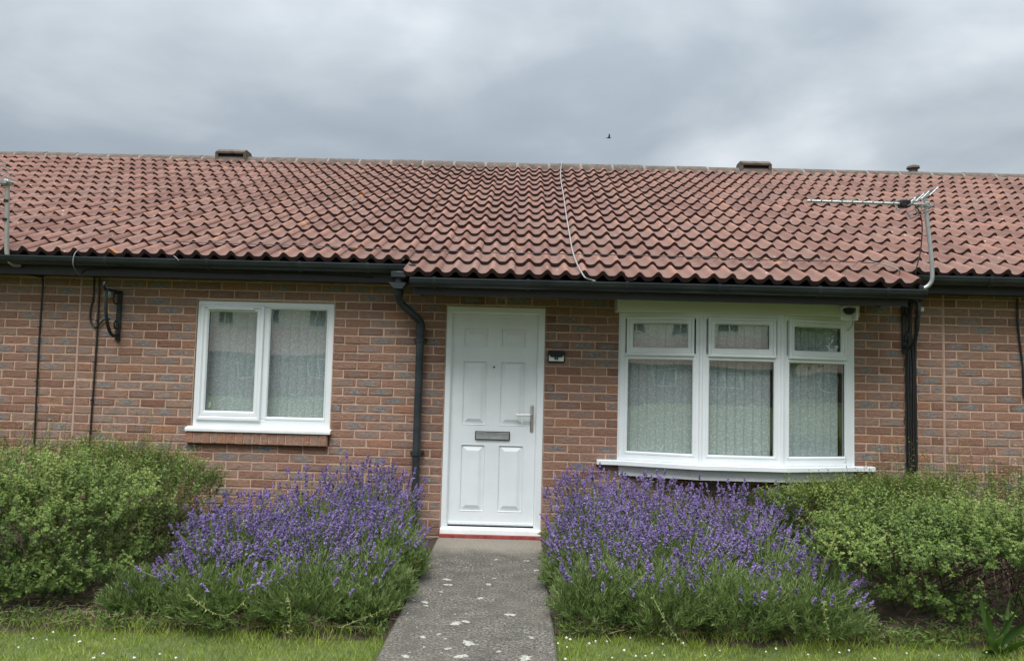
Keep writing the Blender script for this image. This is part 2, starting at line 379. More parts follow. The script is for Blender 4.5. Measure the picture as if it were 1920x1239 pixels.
# ------------------------------------------------------------------ ground
def sheet(name, x0, x1, y0, y1, z, mt, nx=2, ny=2, amp=0, kind='structure'):
    xs = np.linspace(x0, x1, nx); ys = np.linspace(y0, y1, ny); X, Y = np.meshgrid(xs, ys)
    V = np.stack([X.ravel(), Y.ravel(), np.full(X.size, z)], 1)
    if amp: V[:, 2] += amp*vnoise(V, 4.0, 3)
    i = np.arange((ny-1)*nx).reshape(ny-1, nx)[:, :-1].ravel()
    o = build_np(name, V, np.stack([i, i+1, i+nx+1, i+nx], 1), mt, smooth=True); o['kind'] = kind; return o
GZ = -.055
sheet('lawn', -300, 300, -300, 300, GZ-.02, M_lawnsoil)
for s, x0, x1 in ((0, -9, -.475), (1, .432, 9)):
    xs = np.linspace(x0, x1, 90); rows = []
    for j in range(16):
        f = j/15; yf = -2.36 if s == 0 else -2.24
        for x in xs: rows.append((x, .05*(1-f)+f*(yf+.05*math.sin(x*3.1)+.03*math.sin(x*7.7)), GZ+(-.022 if f > .97 else .03+.018*math.sin(x*9+j*2.1)+.012*math.sin(x*23+j))))
    i = np.arange(15*90).reshape(15, 90)[:, :-1].ravel()
    tag(build_np('soil_bed', rows, np.stack([i, i+90, i+91, i+1], 1), M_soil, smooth=True), kind='structure')
p_ = MB(); p_.box(-.472, .428, -16, -.034, -.16, 0, .012); path = p_.build('path', M_path); path['kind'] = 'structure'
# lichen crusts on the concrete
LV, LF = [], []
lich = [(-.35,-1.89,.055),(-.42,-1.86,.022),(-.33,-1.96,.03),(-.262,-1.364,.06),(-.242,-1.494,.055),(.027,-1.453,.05),(.056,-1.30,.03),(.056,-.772,.035),(-.123,-2.264,.075),(-.07,-2.23,.05),(.182,-2.084,.06),(-.032,-2.57,.085),(-.054,-2.759,.07),(.265,-2.755,.08),(-.01,-1.773,.05),(-.27,-1.66,.028),(.36,-1.05,.05),(.29,-.78,.045),(-.13,-2.66,.04),(-.28,-2.5,.045),(-.2,-2.45,.03),(.3,-2.46,.04),(-.33,-2.78,.05),(.13,-2.68,.03),(-.16,-2.52,.02),(-.1,-2.9,.05),(.2,-3.2,.09),(-.25,-3.3,.07),(.05,-3.6,.08)]
for k in range(46): lich.append((rng.uniform(-.45,.41), rng.uniform(-3.4,-.9), rng.uniform(.006,.016)))
for (x, y, r) in lich:
    b = len(LV); n = 18 if r > .02 else 8; ph = rng.uniform(0, 6.28, 3)
    LV.append((x, y, .0042))
    rad = lambda a: r*.52*(.66+.24*math.sin(2*a+ph[0])+.16*math.sin(5*a+ph[1])+.13*math.sin(9*a+ph[2]))
    for ring, (sc, z) in enumerate(((.6, .0042), (1, .0008))):
        for i in range(n):
            a = 2*math.pi*i/n; LV.append((x+rad(a)*sc*1.25*math.cos(a), y+rad(a)*sc*math.sin(a), z))
    LF += [(b, b+1+i, b+1+(i+1) % n) for i in range(n)] + [(b+1+i, b+1+n+i, b+1+n+(i+1) % n) for i in range(n)] + [(b+1+i, b+1+n+(i+1) % n, b+1+(i+1) % n) for i in range(n)]
lo = build_np('lichen', LV, np.array(LF), M_lichen); tag(lo, 'white lichen crusts spotting the concrete path', 'lichen', kind='stuff')

# ------------------------------------------------------------------ the bungalow terrace
H = empty('brick_bungalow', (0, 0, 0), 'long low brick bungalow terrace with red tiled roof, white door and bay window', 'bungalow')
XL, XR = -8.6, 8.6
OPEN = [(-2.678, -1.453, .748, 2.008), (-.459, .420, -.2, 2.012), (1.074, 3.122, .60, 2.3)]    # x0 x1 z0 z1 : window(with brick sill), door, bay
MJ = (-3.724, 3.912)
# mortar backing with openings (front face 5 mm behind the brick faces)
wb = MB(); yf, yb = .005, .28
xs_ = [XL, -2.678, -1.453, -.459, .420, 1.074, 3.122, XR]
def wallbox(x0, x1, z0, z1): wb.box(x0, x1, yf, yb, z0, z1)
for i in range(7):
    x0, x1 = xs_[i], xs_[i+1]; top = 2.24
    op = [o for o in OPEN if abs(o[0]-x0) < .001]
    if op:
        o = op[0]
        if o[2] > -.1: wallbox(x0, x1, -.16, o[2])
        if o[3] < top: wallbox(x0, x1, o[3], top)
    else: wallbox(x0, x1, -.16, top)
wall = wb.build('wall', M_mortar, H)
# movement joints filled with pink mastic
for x in MJ:
    a = MB(); a.box(x-.007, x+.007, .001, .02, -.1, 2.2); a.build('mastic_joint', M_mastic, wall)

# bricks
def brick_arrays(L, Hh, seed, tone, burn, D=.10):
    r = np.random.default_rng(seed); c = .0045
    j = lambda s: r.normal(0, s)
    fx0, fx1, fz0, fz1 = c+abs(j(.0015)), L-c-abs(j(.0015)), c+abs(j(.001)), Hh-c-abs(j(.001))
    V = []
    xs5 = [fx0, fx0+(fx1-fx0)*.33, fx0+(fx1-fx0)*.66, fx1]
    for z in (fz0, fz1):
        for x in xs5: V.append((x, j(.0012), z+j(.0012)))
    outer = [(0, 0), (L, 0), (L, Hh), (0, Hh)]
    for (x, z) in outer: V.append((x+j(.001), c, z+j(.001)))
    for (x, z) in outer: V.append((x, D, z))
    F4 = [(0,1,5,4), (1,2,6,5), (2,3,7,6), (8,9,13,12), (9,10,14,13), (10,11,15,14), (11,8,12,15), (9,10,7,3)[::-1], (11,8,0,4)[::-1]]
    F4 = [(0,1,5,4), (1,2,6,5), (2,3,7,6), (12,13,9,8), (13,14,10,9), (14,15,11,10), (15,12,8,11), (3,9,10,7), (8,0,4,11)]
    F3 = [(8,9,0), (9,1,0), (9,2,1), (9,3,2), (10,11,7), (11,6,7), (11,5,6), (11,4,5)]
    V = np.array(V); uv = np.stack([V[:, 0]/L, V[:, 2]/Hh], 1)
    return V, np.array(F4), np.array(F3), uv
def pick_tone(r):
    tone = float(np.clip(r.beta(1.5, 1.5), 0, 1)); u = r.random()
    burn = 0 if u < .45 else (r.uniform(.15, .5) if u < .75 else r.uniform(.6, 1))
    return tone, float(burn)
BR = .2235
sections = [(XL, MJ[0]-.008, -4.055, -3.942), (MJ[0]+.008, -.02, -1.352, -1.236), (-.02, 1.6, .636, .519), (1.6, MJ[1]-.008, 3.347, 3.232), (MJ[1]+.008, XR, 4.024, 4.136)]
cells = []
for row in range(-3, 28):
    z1 = 2.0233-.075*row-.005; z0 = z1-.065
    for (sx0, sx1, pe, po) in sections:
        blocks = sorted([(o[0], o[1]) for o in OPEN if o[2] < z1 and o[3] > z0 and o[1] > sx0 and o[0] < sx1])
        spans = []; cur = sx0
        for b0, b1 in blocks:
            if b0 > cur: spans.append((cur, b0))
            cur = max(cur, b1)
        if cur < sx1: spans.append((cur, sx1))
        for a, bnd in spans:
            if sx1 == 1.6 and bnd == 1.6: pass
            ph = pe if row % 2 == 0 else po
            k0 = math.floor((a-ph)/BR); x = ph+k0*BR
            edges = [a]
            e = x+BR
            while e < bnd:
                if e-edges[-1] > .05 and bnd-e > .05: edges.append(e)
                e += BR
            edges.append(bnd)
            for q in range(len(edges)-1):
                l = edges[q]+(.005 if q else (.0 if a in (sx0,) and a != -.02 else .004)); r_ = edges[q+1]-(.005 if q < len(edges)-2 else .004)
                if r_-l > .03: cells.append((l, r_, z0, z1))
def shown(c):
    x, z = (c[0]+c[1])/2, (c[2]+c[3])/2
    if -.69 < x < 3.35 and z > 2.0: return 1e9
    if x < 3.35 and z > 2.16 or z > 2.17: return 1e9
    if x < -1.95 and z < .84 or x > 1.9 and z < .70 or -1.95 <= x < -.7 and z < .55 or .45 < x < 1.9 and z < .62: return 1e9
    u, v, d = to_px((x, 0, z))
    if not (0 < u < 1920): return 1e9
    if c[1]-c[0] < .19: return 1e6+d
    return abs(x)  # nearest to the middle of the frame
order = sorted(range(len(cells)), key=lambda i: shown(cells[i]))
single = set(i for i in order[:296] if shown(cells[i]) < 1e5)
variants = {}
AV, A4, A3, AT, AB, AU = [], [], [], [], [], []; base = 0
br_r = np.random.default_rng(11)
for i, (l, r_, z0, z1) in enumerate(cells):
    tone, burn = pick_tone(br_r); L = r_-l; Hh = z1-z0
    oy = float(br_r.normal(0, .0012))
    if i in single:
        key = (round(L, 3), int(br_r.integers(0, 28)))
        if key not in variants:
            V, F4, F3, uv = brick_arrays(L, Hh, key[1], 0, 0)
            o = build_np('brick', V, [F4, F3], M_brick, wall, {'tone': np.full(len(V), tone), 'burn': np.full(len(V), burn)}, uv=uv)
            variants[key] = o.data
        else:
            o = bpy.data.objects.new('brick', variants[key]); link(o, wall)
        o.location = (l, oy, z0)
    else:
        V, F4, F3, uv = brick_arrays(L, Hh, i, 0, 0)
        AV.append(V+np.array([l, oy, z0])); A4.append(F4+base); A3.append(F3+base); AU.append(uv); AT.append(np.full(len(V), tone)); AB.append(np.full(len(V), burn)); base += len(V)
tag(build_np('brickwork', np.concatenate(AV), [np.concatenate(A4), np.concatenate(A3)], M_brick, wall, {'tone': np.concatenate(AT), 'burn': np.concatenate(AB)}, uv=np.concatenate(AU)), kind='stuff')

# roof ---------------------------------------------------------------------
TH = R(25.829); EY, EZ = -.52, 2.2097; GAUGE = .3108; NROW = 16
Sv = np.array([0, math.cos(TH), math.sin(TH)]); Nv = np.array([0, -math.sin(TH), math.cos(TH)]); E0 = np.array([0, EY, EZ])
def roofpt(x, s, n): return Vector((x, *(E0+Sv*s+Nv*n)[1:]))
APY = 3.95; APZ = EZ+(APY-EY)*math.tan(TH)
rb = MB()
def deck(x0, x1, s0): # slab under the tiles
    a0 = E0+Sv*s0-Nv*.035; a1 = np.array([0, APY, APZ-.04]); d = Nv*-.05
    rb.prism([(a0[1], a0[2]), (a1[1], a1[2]), ((a1+d)[1], (a1+d)[2]), ((a0+d)[1], (a0+d)[2])], 'x', x0, x1)
deck(XL, -.72, GAUGE+.06); deck(-.72, 3.40, .05); deck(3.40, XR, GAUGE+.06)
rb.prism([(APY, APZ-.04), (APY+4.9, APZ-.04-4.9*math.tan(TH)), (APY+4.9, APZ-.10-4.9*math.tan(TH)), (APY, APZ-.10)], 'x', XL, XR)
roof = rb.build('roof', M_dark, H)
# gable walls close the two ends
gm = MB()
for x in (XL+.02, XR-.13): gm.prism([(.29, -.16), (8.3, -.16), (8.3, 2.3), (APY, APZ-.12), (.29, 2.4)], 'x', x, x+.11)
gm.build('gable_wall', M_brick, H)
def tile_arrays(seed, n=21, w=.306, Ls=.395, rough=True):
    r = np.random.default_rng(seed)
    u = np.linspace(0, w, n); h = .044*(.5+.5*np.cos(2*np.pi*(u-.123)/.15))**2.0
    h = h + .0075*(u/w) - .002
    x = u-w+.003
    rows = []
    lo = .040
    for s in (0, .012, .2, Ls):
        n0 = .031-.112*s-(.0045 if s == 0 else 0)
        rows.append(np.stack([x, np.full(n, s), h+n0+r.normal(0, .0005, n)], 1))
    f0 = rows[0].copy(); f1 = f0.copy(); f1[:, 2] -= lo; f1[:, 1] += .003
    b0 = f1.copy(); b1 = rows[3].copy(); b1[:, 2] -= lo
    # right edge
    V = np.concatenate(rows+[f0, f1, b0, b1]); F = []
    def strip(a, b, flip=False):
        for i in range(n-1):
            q = (a*n+i, a*n+i+1, b*n+i+1, b*n+i); F.append(q[::-1] if flip else q)
    strip(0, 1); strip(1, 2); strip(2, 3); strip(5, 4); strip(7, 6)
    e = len(V); ed = np.array([rows[1][-1], rows[3][-1], b1[-1], f1[-1]]); V = np.concatenate([V, ed]); F.append((e, e+3, e+2, e+1)[::-1])
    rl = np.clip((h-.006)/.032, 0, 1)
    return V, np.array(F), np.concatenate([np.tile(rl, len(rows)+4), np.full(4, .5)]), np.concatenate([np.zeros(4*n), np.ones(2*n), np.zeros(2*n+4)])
X0T = .436
tcells = []
for row in range(NROW):
    for k in range(-31, 29):
        xr = X0T+.3*k
        if xr-.3 < XL-.05 or xr > XR+.05: continue
        if row == 0 and not (-.80 < xr-.3 and xr < 3.47): continue
        tcells.append((row, xr))
tr = np.random.default_rng(5)
def tkey(c):
    P = roofpt(c[1]-.15, c[0]*GAUGE+.15, .03); u, v, d = to_px(P)
    return d if -20 < u < 1940 else 1e9
torder = sorted(range(len(tcells)), key=lambda i: tkey(tcells[i])); tsingle = set(torder[:296])
tvar = []
Mrot = Matrix(((1,0,0), tuple(map(float, (0, Sv[1], Nv[1]))), tuple(map(float, (0, Sv[2], Nv[2]))))).to_4x4()
TV, TF, TT, TR, TL = [], [], [], [], []; base = 0
for i, (row, xr) in enumerate(tcells):
    dn = float(tr.normal(0, .0016)); ds = float(tr.normal(0, .003)); rz = float(tr.normal(0, .006)); rx = float(tr.normal(0, .004))
    loc = roofpt(xr, row*GAUGE+ds, dn)
    Mx = Matrix.Translation(loc) @ Mrot @ Matrix.Rotation(rz, 4, 'Z') @ Matrix.Rotation(rx, 4, 'X')
    if i in tsingle:
        if len(tvar) < 30:
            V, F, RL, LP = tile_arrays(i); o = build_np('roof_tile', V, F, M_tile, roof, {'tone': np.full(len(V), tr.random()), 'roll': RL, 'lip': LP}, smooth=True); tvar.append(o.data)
        else:
            o = bpy.data.objects.new('roof_tile', tvar[int(tr.integers(0, 30))]); link(o, roof)
        o.matrix_world = Mx
    else:
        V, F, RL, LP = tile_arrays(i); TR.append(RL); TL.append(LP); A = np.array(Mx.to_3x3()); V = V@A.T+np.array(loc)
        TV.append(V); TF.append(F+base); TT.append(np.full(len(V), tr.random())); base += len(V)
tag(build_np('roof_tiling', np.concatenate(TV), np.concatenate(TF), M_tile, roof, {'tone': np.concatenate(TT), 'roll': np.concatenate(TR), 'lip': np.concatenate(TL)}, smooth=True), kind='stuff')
# ridge tiles 450 mm, pale mortar at each joint; two ventilating ridge terminals
RZ = APZ+.015
def half_round(mb, x0, x1, r, h, drop=.10, n=9, yc=APY, z0=None):
    z0 = RZ if z0 is None else z0
    prof = [(yc-r*math.cos(math.pi*i/n), z0-drop+h*math.sin(math.pi*i/n)**.8) for i in range(n+1)]
    mb.prism(prof, 'x', x0, x1)
xj = [at(970, 303, APY).x+.45*k for k in range(-19, 19)]
vents = [(at(440, 285, APY).x), (at(1412, 306, APY).x)]
for k in range(len(xj)-1):
    a = MB(); dz = float(tr.normal(0, .003)); half_round(a, xj[k]+.022, xj[k+1]-.016, .135, .165, z0=RZ+dz); ro = a.build('ridge_tile', M_ridge, roof, smooth=True)
for x in xj:
    mm_ = MB(); half_round(mm_, x-.022, x+.026, .129, .158); mm_.build('ridge_mortar', M_flash, roof, smooth=True)
for x in vents:
    z = RZ+.035
    v = MB(); half_round(v, x-.21, x+.21, .15, .17, z0=RZ+.01); ve = v.build('ridge_vent', M_ridge, roof, smooth=True)
    v = MB(); v.box(x-.19, x+.19, APY-.10, APY+.10, z-.03, z+.045); v.build('vent_throat', M_black, ve)
    v = MB(); v.prism([(APY-.15, z+.035), (APY-.155, z+.06), (APY-.09, z+.105), (APY+.09, z+.105), (APY+.155, z+.06), (APY+.15, z+.035)], 'x', x-.205, x+.205)
    v.build('vent_cap', M_ridge, ve)
    for sx in (-1, 1):
        v = MB(); v.prism([(APY-.13, RZ-.04), (APY-.15, z+.05), (APY+.15, z+.05), (APY+.13, RZ-.04)], 'x', x+sx*.2-.02, x+sx*.2+.02); v.build('vent_cheek', M_ridge, ve)
v = MB(); q = at(1712, 314, APY+.35); v.tube([(q.x, APY+.35, RZ-.25), (q.x, APY+.35, q.z-.02)], .06, 12); v.tube([(q.x, APY+.35, q.z-.02), (q.x, APY+.35, q.z+.01), (q.x, APY+.35, q.z+.03)], [.09, .085, .04], 12)
v.build('flue_cap', M_ridge, roof, smooth=True)

# fascias, soffits, gutters --------------------------------------------------
def eave(x0, x1, yfa, zb, zt, nm='fascia', lift=.012):
    f = MB(); f.box(x0, x1, yfa, yfa+.02, zb, zt, .002); f.build(nm, M_dark, H)
    s = MB(); s.box(x0, x1, yfa+.021, .004, zb+lift, zb+lift+.01); s.build('soffit', M_dark, H)
eave(XL, -.692, -.20, 2.176, 2.335); eave(3.352, XR, -.20, 2.198, 2.335)
eave(-.688, 3.348, -.49, 2.050, 2.195, lift=.048)
for x in (-.688, 3.330):
    e = MB(); e.prism([(-.469, 2.052), (-.40, 2.092), (.004, 2.092), (.004, 2.30), (-.05, 2.37), (-.469, 2.19)], 'x', x, x+.018); e.build('eaves_end_board', M_dark, H)
# inner fascia cheek where the raised eave runs behind the porch eave
def gutter(x0, x1, yc, zt, r=.058, name='gutter'):
    n = 10; prof = []
    for i in range(n+1):
        a = math.pi+math.pi*i/n; prof.append((yc+r*math.cos(a)*1.02, zt+r*1.18*math.sin(a)*.98))
    prof += [(yc+r+.004, zt+.004), (yc+r-.006, zt+.004)]
    ri = r-.005
    for i in range(n, -1, -1):
        a = math.pi+math.pi*i/n; prof.append((yc+ri*math.cos(a), zt+ri*1.18*math.sin(a)*.98))
    prof += [(yc-r+.006, zt+.005), (yc-r-.005, zt+.005), (yc-r-.005, zt-.008)]
    g = MB(); g.prism(prof, 'x', x0, x1); go = g.build(name, M_gutter, H, smooth=True, angle=50)
    for xe in (x0, x1):
        c = MB(); c.prism([(yc+r*1.05*math.cos(math.pi+math.pi*i/n), zt+r*1.2*math.sin(math.pi+math.pi*i/n)) for i in range(n+1)], 'x', xe-.004, xe+.004); c.build('stop_end', M_gutter, go)
    return go
def bracket(go, x, yc, zt, r=.062):
    n = 10; b = MB(); pts = [(yc+r*math.cos(math.pi+math.pi*i/n), zt+r*1.18*math.sin(math.pi+math.pi*i/n)) for i in range(n+1)]
    inn = [(yc+(r-.004)*math.cos(math.pi+math.pi*i/n), zt+(r-.004)*1.18*math.sin(math.pi+math.pi*i/n)) for i in range(n, -1, -1)]
    b.prism(pts+[(yc+r, zt+.009), (yc+r-.014, zt+.009)]+inn+[(yc-r-.0, zt+.012)], 'x', x-.013, x+.013); b.build('gutter_bracket', M_gutter, go)
g1 = gutter(XL, -.700, -.275, 2.317); [bracket(g1, at(px_, 500, -.3).x, -.275, 2.317) for px_ in (200, 390, 563, 690)]; bracket(g1, -5.1, -.275, 2.317); bracket(g1, -6, -.275, 2.317)
g2 = gutter(-.70, 3.44, -.556, 2.172); [bracket(g2, at(px_, 537, -.56).x, -.556, 2.172) for px_ in (815, 990, 1174, 1346, 1533, 1660)]
g3 = gutter(3.47, XR, -.275, 2.328); [bracket(g3, x, -.275, 2.328) for x in (4.13, 5.05, 6)]
# a joint strap on the raised gutter, and the outlet that drops into the swan neck
d = MB(); d.box(-.905, -.772, -.345, -.205, 2.205, 2.262, .008); d.tube([(-.838, -.275, 2.26), (-.838, -.275, 2.17)], .047, 14); d.build('gutter_outlet', M_gutter, g1, smooth=True)
d = MB(); d.prism([(-.925, 2.168), (-.775, 2.168), (-.785, 2.148), (-.81, 2.115), (-.88, 2.115), (-.905, 2.148)], 'y', -.325, -.205); d.build('rain_hopper', M_gutter, H)
dp = MB(); P = smooth_path([(-.848, -.255, 2.10), (-.850, -.235, 2.05), (-.842, -.20, 2.015), (-.80, -.165, 1.97), (-.72, -.11, 1.90), (-.682, -.077, 1.86), (-.675, -.066, 1.81), (-.676, -.066, 1.70)], 5)
dp.tube(P + [Vector((-.676, -.066, z)) for z in (1.4, .8, .3, -.06)], .034, 16); dpo = dp.build('downpipe', M_gutter, H, smooth=True)
for z in (1.70, .72):
    b = MB(); b.tube([(-.676, -.066, z+.02), (-.676, -.066, z-.02)], .041, 16); b.box(-.736, -.616, -.03, .002, z-.014, z+.014, .003); b.build('pipe_clip', M_gutter, dpo)
b = MB(); b.tube([(-.676, -.066, 1.88-.04), (-.676, -.066, 1.74)], .0385, 16); b.tube([(-.849, -.252, 2.115), (-.849, -.245, 2.065)], .041, 16); b.build('pipe_socket', M_gutter, dpo, smooth=True)

# left window -----------------------------------------------------------------
def pane(mb_name, x0, x1, z0, z1, y, parent, M=None):
    a = MB(); a.box(x0, x1, y, y+.004, z0, z1, 0, M); return a.build(mb_name, M_glass, parent)
W = MB(); wy = .018
W.frame(-2.674, -1.456, .896, 2.004, (.052, .055, .072, .052), wy, wy+.07, .008)
W.box(-2.082, -2.030, wy+.001, wy+.07, .968, 1.952, .003)
win = W.build('window', M_white, H)
c = MB(); c.frame(-2.640, -2.076, .952, 1.968, (.034, .034, .034, .030), wy-.022, wy+.02, .010); c.frame(-2.607, -2.109, .985, 1.939, (.038, .034, .048, .03), wy-.014, wy+.02, .012); cas = c.build('casement', M_white, win)
bead = MB(); bead.frame(-2.036, -1.503, .962, 1.956, (.017, .019, .03, .017), wy-.004, wy+.03, .010); bead.build('glazing_bead', M_white, win)
g = MB(); t_ = .004
pane('pane', -2.572, -2.138, 1.028, 1.915, wy+.012, win); pane('pane', -2.022, -1.518, .985, 1.945, wy+.016, win)
gk = MB()
for (x0, x1, z0, z1) in ((-2.572, -2.140, 1.030, 1.913), (-2.022, -1.519, .989, 1.942)): gk.frame(x0, x1, z0, z1, .004, wy+.006, wy+.012, .001)
gk.build('gasket', M_black, win)
v = MB(); v.box(-2.575, -2.165, wy-.034, wy-.014, 1.926, 1.944, .004); v.build('trickle_vent', M_white, win)
s = MB(); s.prism([(.02, .897), (-.030, .888), (-.048, .884), (-.052, .878), (-.052, .856), (.02, .856)], 'x', -2.708, -1.436); so_ = s.build('window_sill', M_whitedirty, win)
for k in range(17):
    x0 = -2.706+k*(1.245/17); V, F4, F3, uv = brick_arrays(1.245/17-.007, .098, 900+k, 0, 0, .12)
    o = build_np('sill_brick', V, [F4, F3], M_brick, wall, {'tone': np.full(len(V), .75+.2*tr.random()), 'burn': np.full(len(V), 0)}, uv=uv); o.location = (x0+.003, -.040+float(tr.normal(0, .001)), .751+float(tr.normal(0, .0015)))
sm = MB(); sm.box(-2.70, -1.465, -.033, .02, .756, .851); sm.build('sill_mortar', M_mortar, wall)
hd = MB(); hd.box(-2.558, -2.536, .055, .075, 1.045, 1.105, .006); hd.box(-2.556, -2.538, .05, .06, 1.05, 1.075, .006); hd.build('window_handle', M_cream, win, smooth=True)

# door ------------------------------------------------------------------------
D = MB(); dy = .012
D.frame(-.457, .418, .02, 2.009, (.056, .063, .02, .058), dy, dy+.09, .010)
D.frame(-.414, .369, .03, 1.962, (.016, .016, .01, .016), dy+.018, dy+.08, .006)
door = D.build('door', M_white, H)
ly = dy+.034
lf = MB(); lf.box(-.398, .352, ly+.0125, ly+.044, .098, 1.944)
SX = [(-.398, -.302), (-.088, .030), (.250, .352)]; PZ = [(.215, .797), (.966, 1.530), (1.655, 1.820)]
for (a0, a1) in SX: lf.box(a0, a1, ly, ly+.0122, .098, 1.944)
for (x0, x1) in ((-.302, -.088), (.030, .250)):
    zb = .098
    for (z0, z1) in PZ+[(1.944, 2)]:
        lf.box(x0, x1, ly, ly+.0122, zb, z0); zb = z1
leaf = lf.build('door_leaf', M_white, door)
def raised(x0, x1, z0, z1):
    """moulded panel: bead, deep groove, sloping field, flat raised centre"""
    rings = [(.0004, .0115), (.0004, -.001), (.003, -.003), (.007, -.002), (.010, .011), (.016, .011), (.018, .006), (.024, .006), (.054, -.006), (.057, -.006)]
    vs = []; fs = []
    for d_, y in rings: vs += [(x0+d_, ly+y, z0+d_), (x1-d_, ly+y, z0+d_), (x1-d_, ly+y, z1-d_), (x0+d_, ly+y, z1-d_)]
    for r in range(len(rings)-1):
        for k in range(4): fs.append((r*4+k, r*4+(k+1) % 4, (r+1)*4+(k+1) % 4, (r+1)*4+k))
    n = (len(rings)-1)*4; fs.append((n, n+1, n+2, n+3)); fs.append((3, 2, 1, 0))
    a = MB(); a.add(vs, fs); a.build('door_panel', M_white, door)
for (x0, x1) in ((-.302, -.088), (.030, .250)):
    for (z0, z1) in ((1.655, 1.820), (.966, 1.530), (.215, .797)): raised(x0, x1, z0, z1)
a = MB(); a.tube([(-.027, ly+.004, 1.479), (-.027, ly-.004, 1.479)], .0085, 12); a.build('spyhole', M_black, door)
a = MB(); a.box(-.178, .129, ly-.014, ly+.004, .840, .914, .004); lb = a.build('letterbox', M_black, door)
a = MB(); a.frame(-.170, .121, .847, .907, .008, ly-.020, ly-.010, .002); a.box(-.162, .113, ly-.017, ly-.01, .855, .884, .001); a.box(-.162, .113, ly-.018, ly-.01, .886, .899, .002); a.build('letterbox_flap', M_alu, lb)
a = MB(); a.box(.304, .332, ly-.010, ly+.002, .915, 1.153, .008); hp = a.build('door_handle', M_steel, door, smooth=True)
a = MB(); a.tube([(.318, ly-.005, 1.068), (.318, ly-.05, 1.068)], .009, 10); a.tube(smooth_path([(.318, ly-.05, 1.068), (.30, ly-.056, 1.068), (.24, ly-.056, 1.067), (.176, ly-.056, 1.065)], 4), .0088, 10); a.build('lever', M_steel, hp, smooth=True)
a = MB(); a.tube([(.318, ly-.008, .955), (.318, ly-.018, .955)], .009, 12); a.build('lock_cylinder', M_steel, hp)
a = MB(); a.box(-.396, .350, ly-.012, ly+.004, .108, .112, .001); a.box(-.398, .352, ly-.006, ly+.01, .098, .126, .002); a.build('weather_bar', M_white, door)
a = MB(); a.box(-.401, .356, ly+.004, ly+.03, .082, .099); a.build('door_gap', M_black, door)
a = MB(); a.prism([(ly+.03, .083), (ly-.012, .083), (-.026, .064), (-.03, .032), (ly+.03, .032)], 'x', -.455, .416); a.box(-.40, .355, -.022, ly, .066, .070); a.build('threshold', M_whitedirty, door)
a = MB(); a.box(-.462, .424, -.033, .05, -.03, .031, .006); a.build('doorstep', M_red, H)

# bow window -------------------------------------------------------------------
FW = .69; AL = R(15.0); BX = 1.078; PD = FW*math.sin(AL)
facets = [((BX, 0), -AL), ((BX+FW*math.cos(AL), -PD), 0.0), ((BX+FW*math.cos(AL)+FW, -PD), AL)]
bw = MB()
bay = None; fr = []
for (ox, oy), a in facets:
    fr.append(Matrix.Translation((ox, oy-.015, 0)) @ Matrix.Rotation(a, 4, 'Z'))
bb = MB()
for Mf in fr:
    bb.frame(.0, FW, .703, 1.985, (.046, .046, .060, .052), 0, .07, .006, Mf)
    bb.box(.044, FW-.044, .0015, .07, 1.578, 1.635, .004, Mf)
bay = bb.build('bay_window', M_white, H)
pm = MB()
for i in (1, 2):
    ox, oy = facets[i][0]
    pm.tube([(ox, oy-.012, .70), (ox, oy-.012, 1.985)], .017, 12)
pm.box(BX-.012, BX+.03, -.004, .03, .70, 1.99, .002); pm.box(3.088, 3.128, -.004, .03, .70, 1.99, .002)
pm.build('bay_pole', M_white, bay, smooth=True)
for Mf in fr:
    c = MB(); c.frame(.058, FW-.058, 1.610, 1.950, .026, -.022, .02, .009, Mf); c.frame(.083, FW-.083, 1.635, 1.925, (.032, .032, .050, .038), -.014, .02, .010, Mf); sash = c.build('top_sash', M_white, bay)
    v = MB(); v.box(.13, FW-.13, -.030, -.012, 1.898, 1.914, .004, Mf); v.build('trickle_vent', M_white, sash)
    c = MB(); c.frame(.042, FW-.042, .757, 1.600, (.030, .030, .026, .024), -.004, .03, .010, Mf); c.build('glazing_bead', M_white, bay)
    pane('pane', .112, FW-.112, 1.682, 1.890, .012, bay, Mf); pane('pane', .069, FW-.069, .780, 1.580, .016, bay, Mf)
    c = MB(); c.frame(.113, FW-.113, 1.683, 1.889, .004, .004, .011, .001, Mf); c.frame(.070, FW-.070, .781, 1.578, .004, .008, .015, .001, Mf); c.build('gasket', M_black, bay)
def bowprof(ext, off, back=.05, endy=None):
    """plan polygon: bow line pushed out by off, extended sideways by ext along the wall"""
    o = off
    pts = [(BX-ext, -o if endy is None else -endy), (BX-.0, -o-.006), (facets[1][0][0]-.0, -PD-o), (facets[2][0][0], -PD-o), (3.122, -o-.006), (3.122+ext, -o if endy is None else -endy), (3.122+ext, back), (BX-ext, back)]
    out = []
    return pts
def plan(mb, pts, z0, z1, c=.006):
    cx = sum(p[0] for p in pts)/len(pts)
    n = len(pts)
    ins = [(p[0]+(c if p[0] < cx else -c)*(abs(p[0]-cx) > .9), p[1]+(c if p[1] < 0 else 0)) for p in pts]
    vs = [(x, y, z0) for x, y in pts]+[(x, y, z1-c) for x, y in pts]+[(x, y, z1) for x, y in ins]
    fs = [(i, (i+1) % n, n+(i+1) % n, n+i) for i in range(n)]+[(n+i, n+(i+1) % n, 2*n+(i+1) % n, 2*n+i) for i in range(n)]+[tuple(range(n))[::-1], tuple(range(2*n, 3*n))]
    mb.add(vs, fs)
s = MB(); pl = bowprof(.19, .070, .03, .055)
pl = [(.888, -.052), (1.05, -.060), (facets[1][0][0]-.02, -PD-.085), (facets[2][0][0]+.02, -PD-.085), (3.15, -.060), (3.290, -.052), (3.290, -.002), (3.121, -.002), (3.121, .05), (1.079, .05), (1.079, -.002), (.888, -.002)]
plan(s, pl, .662, .702, .007); s.build('bay_sill', M_white, bay)
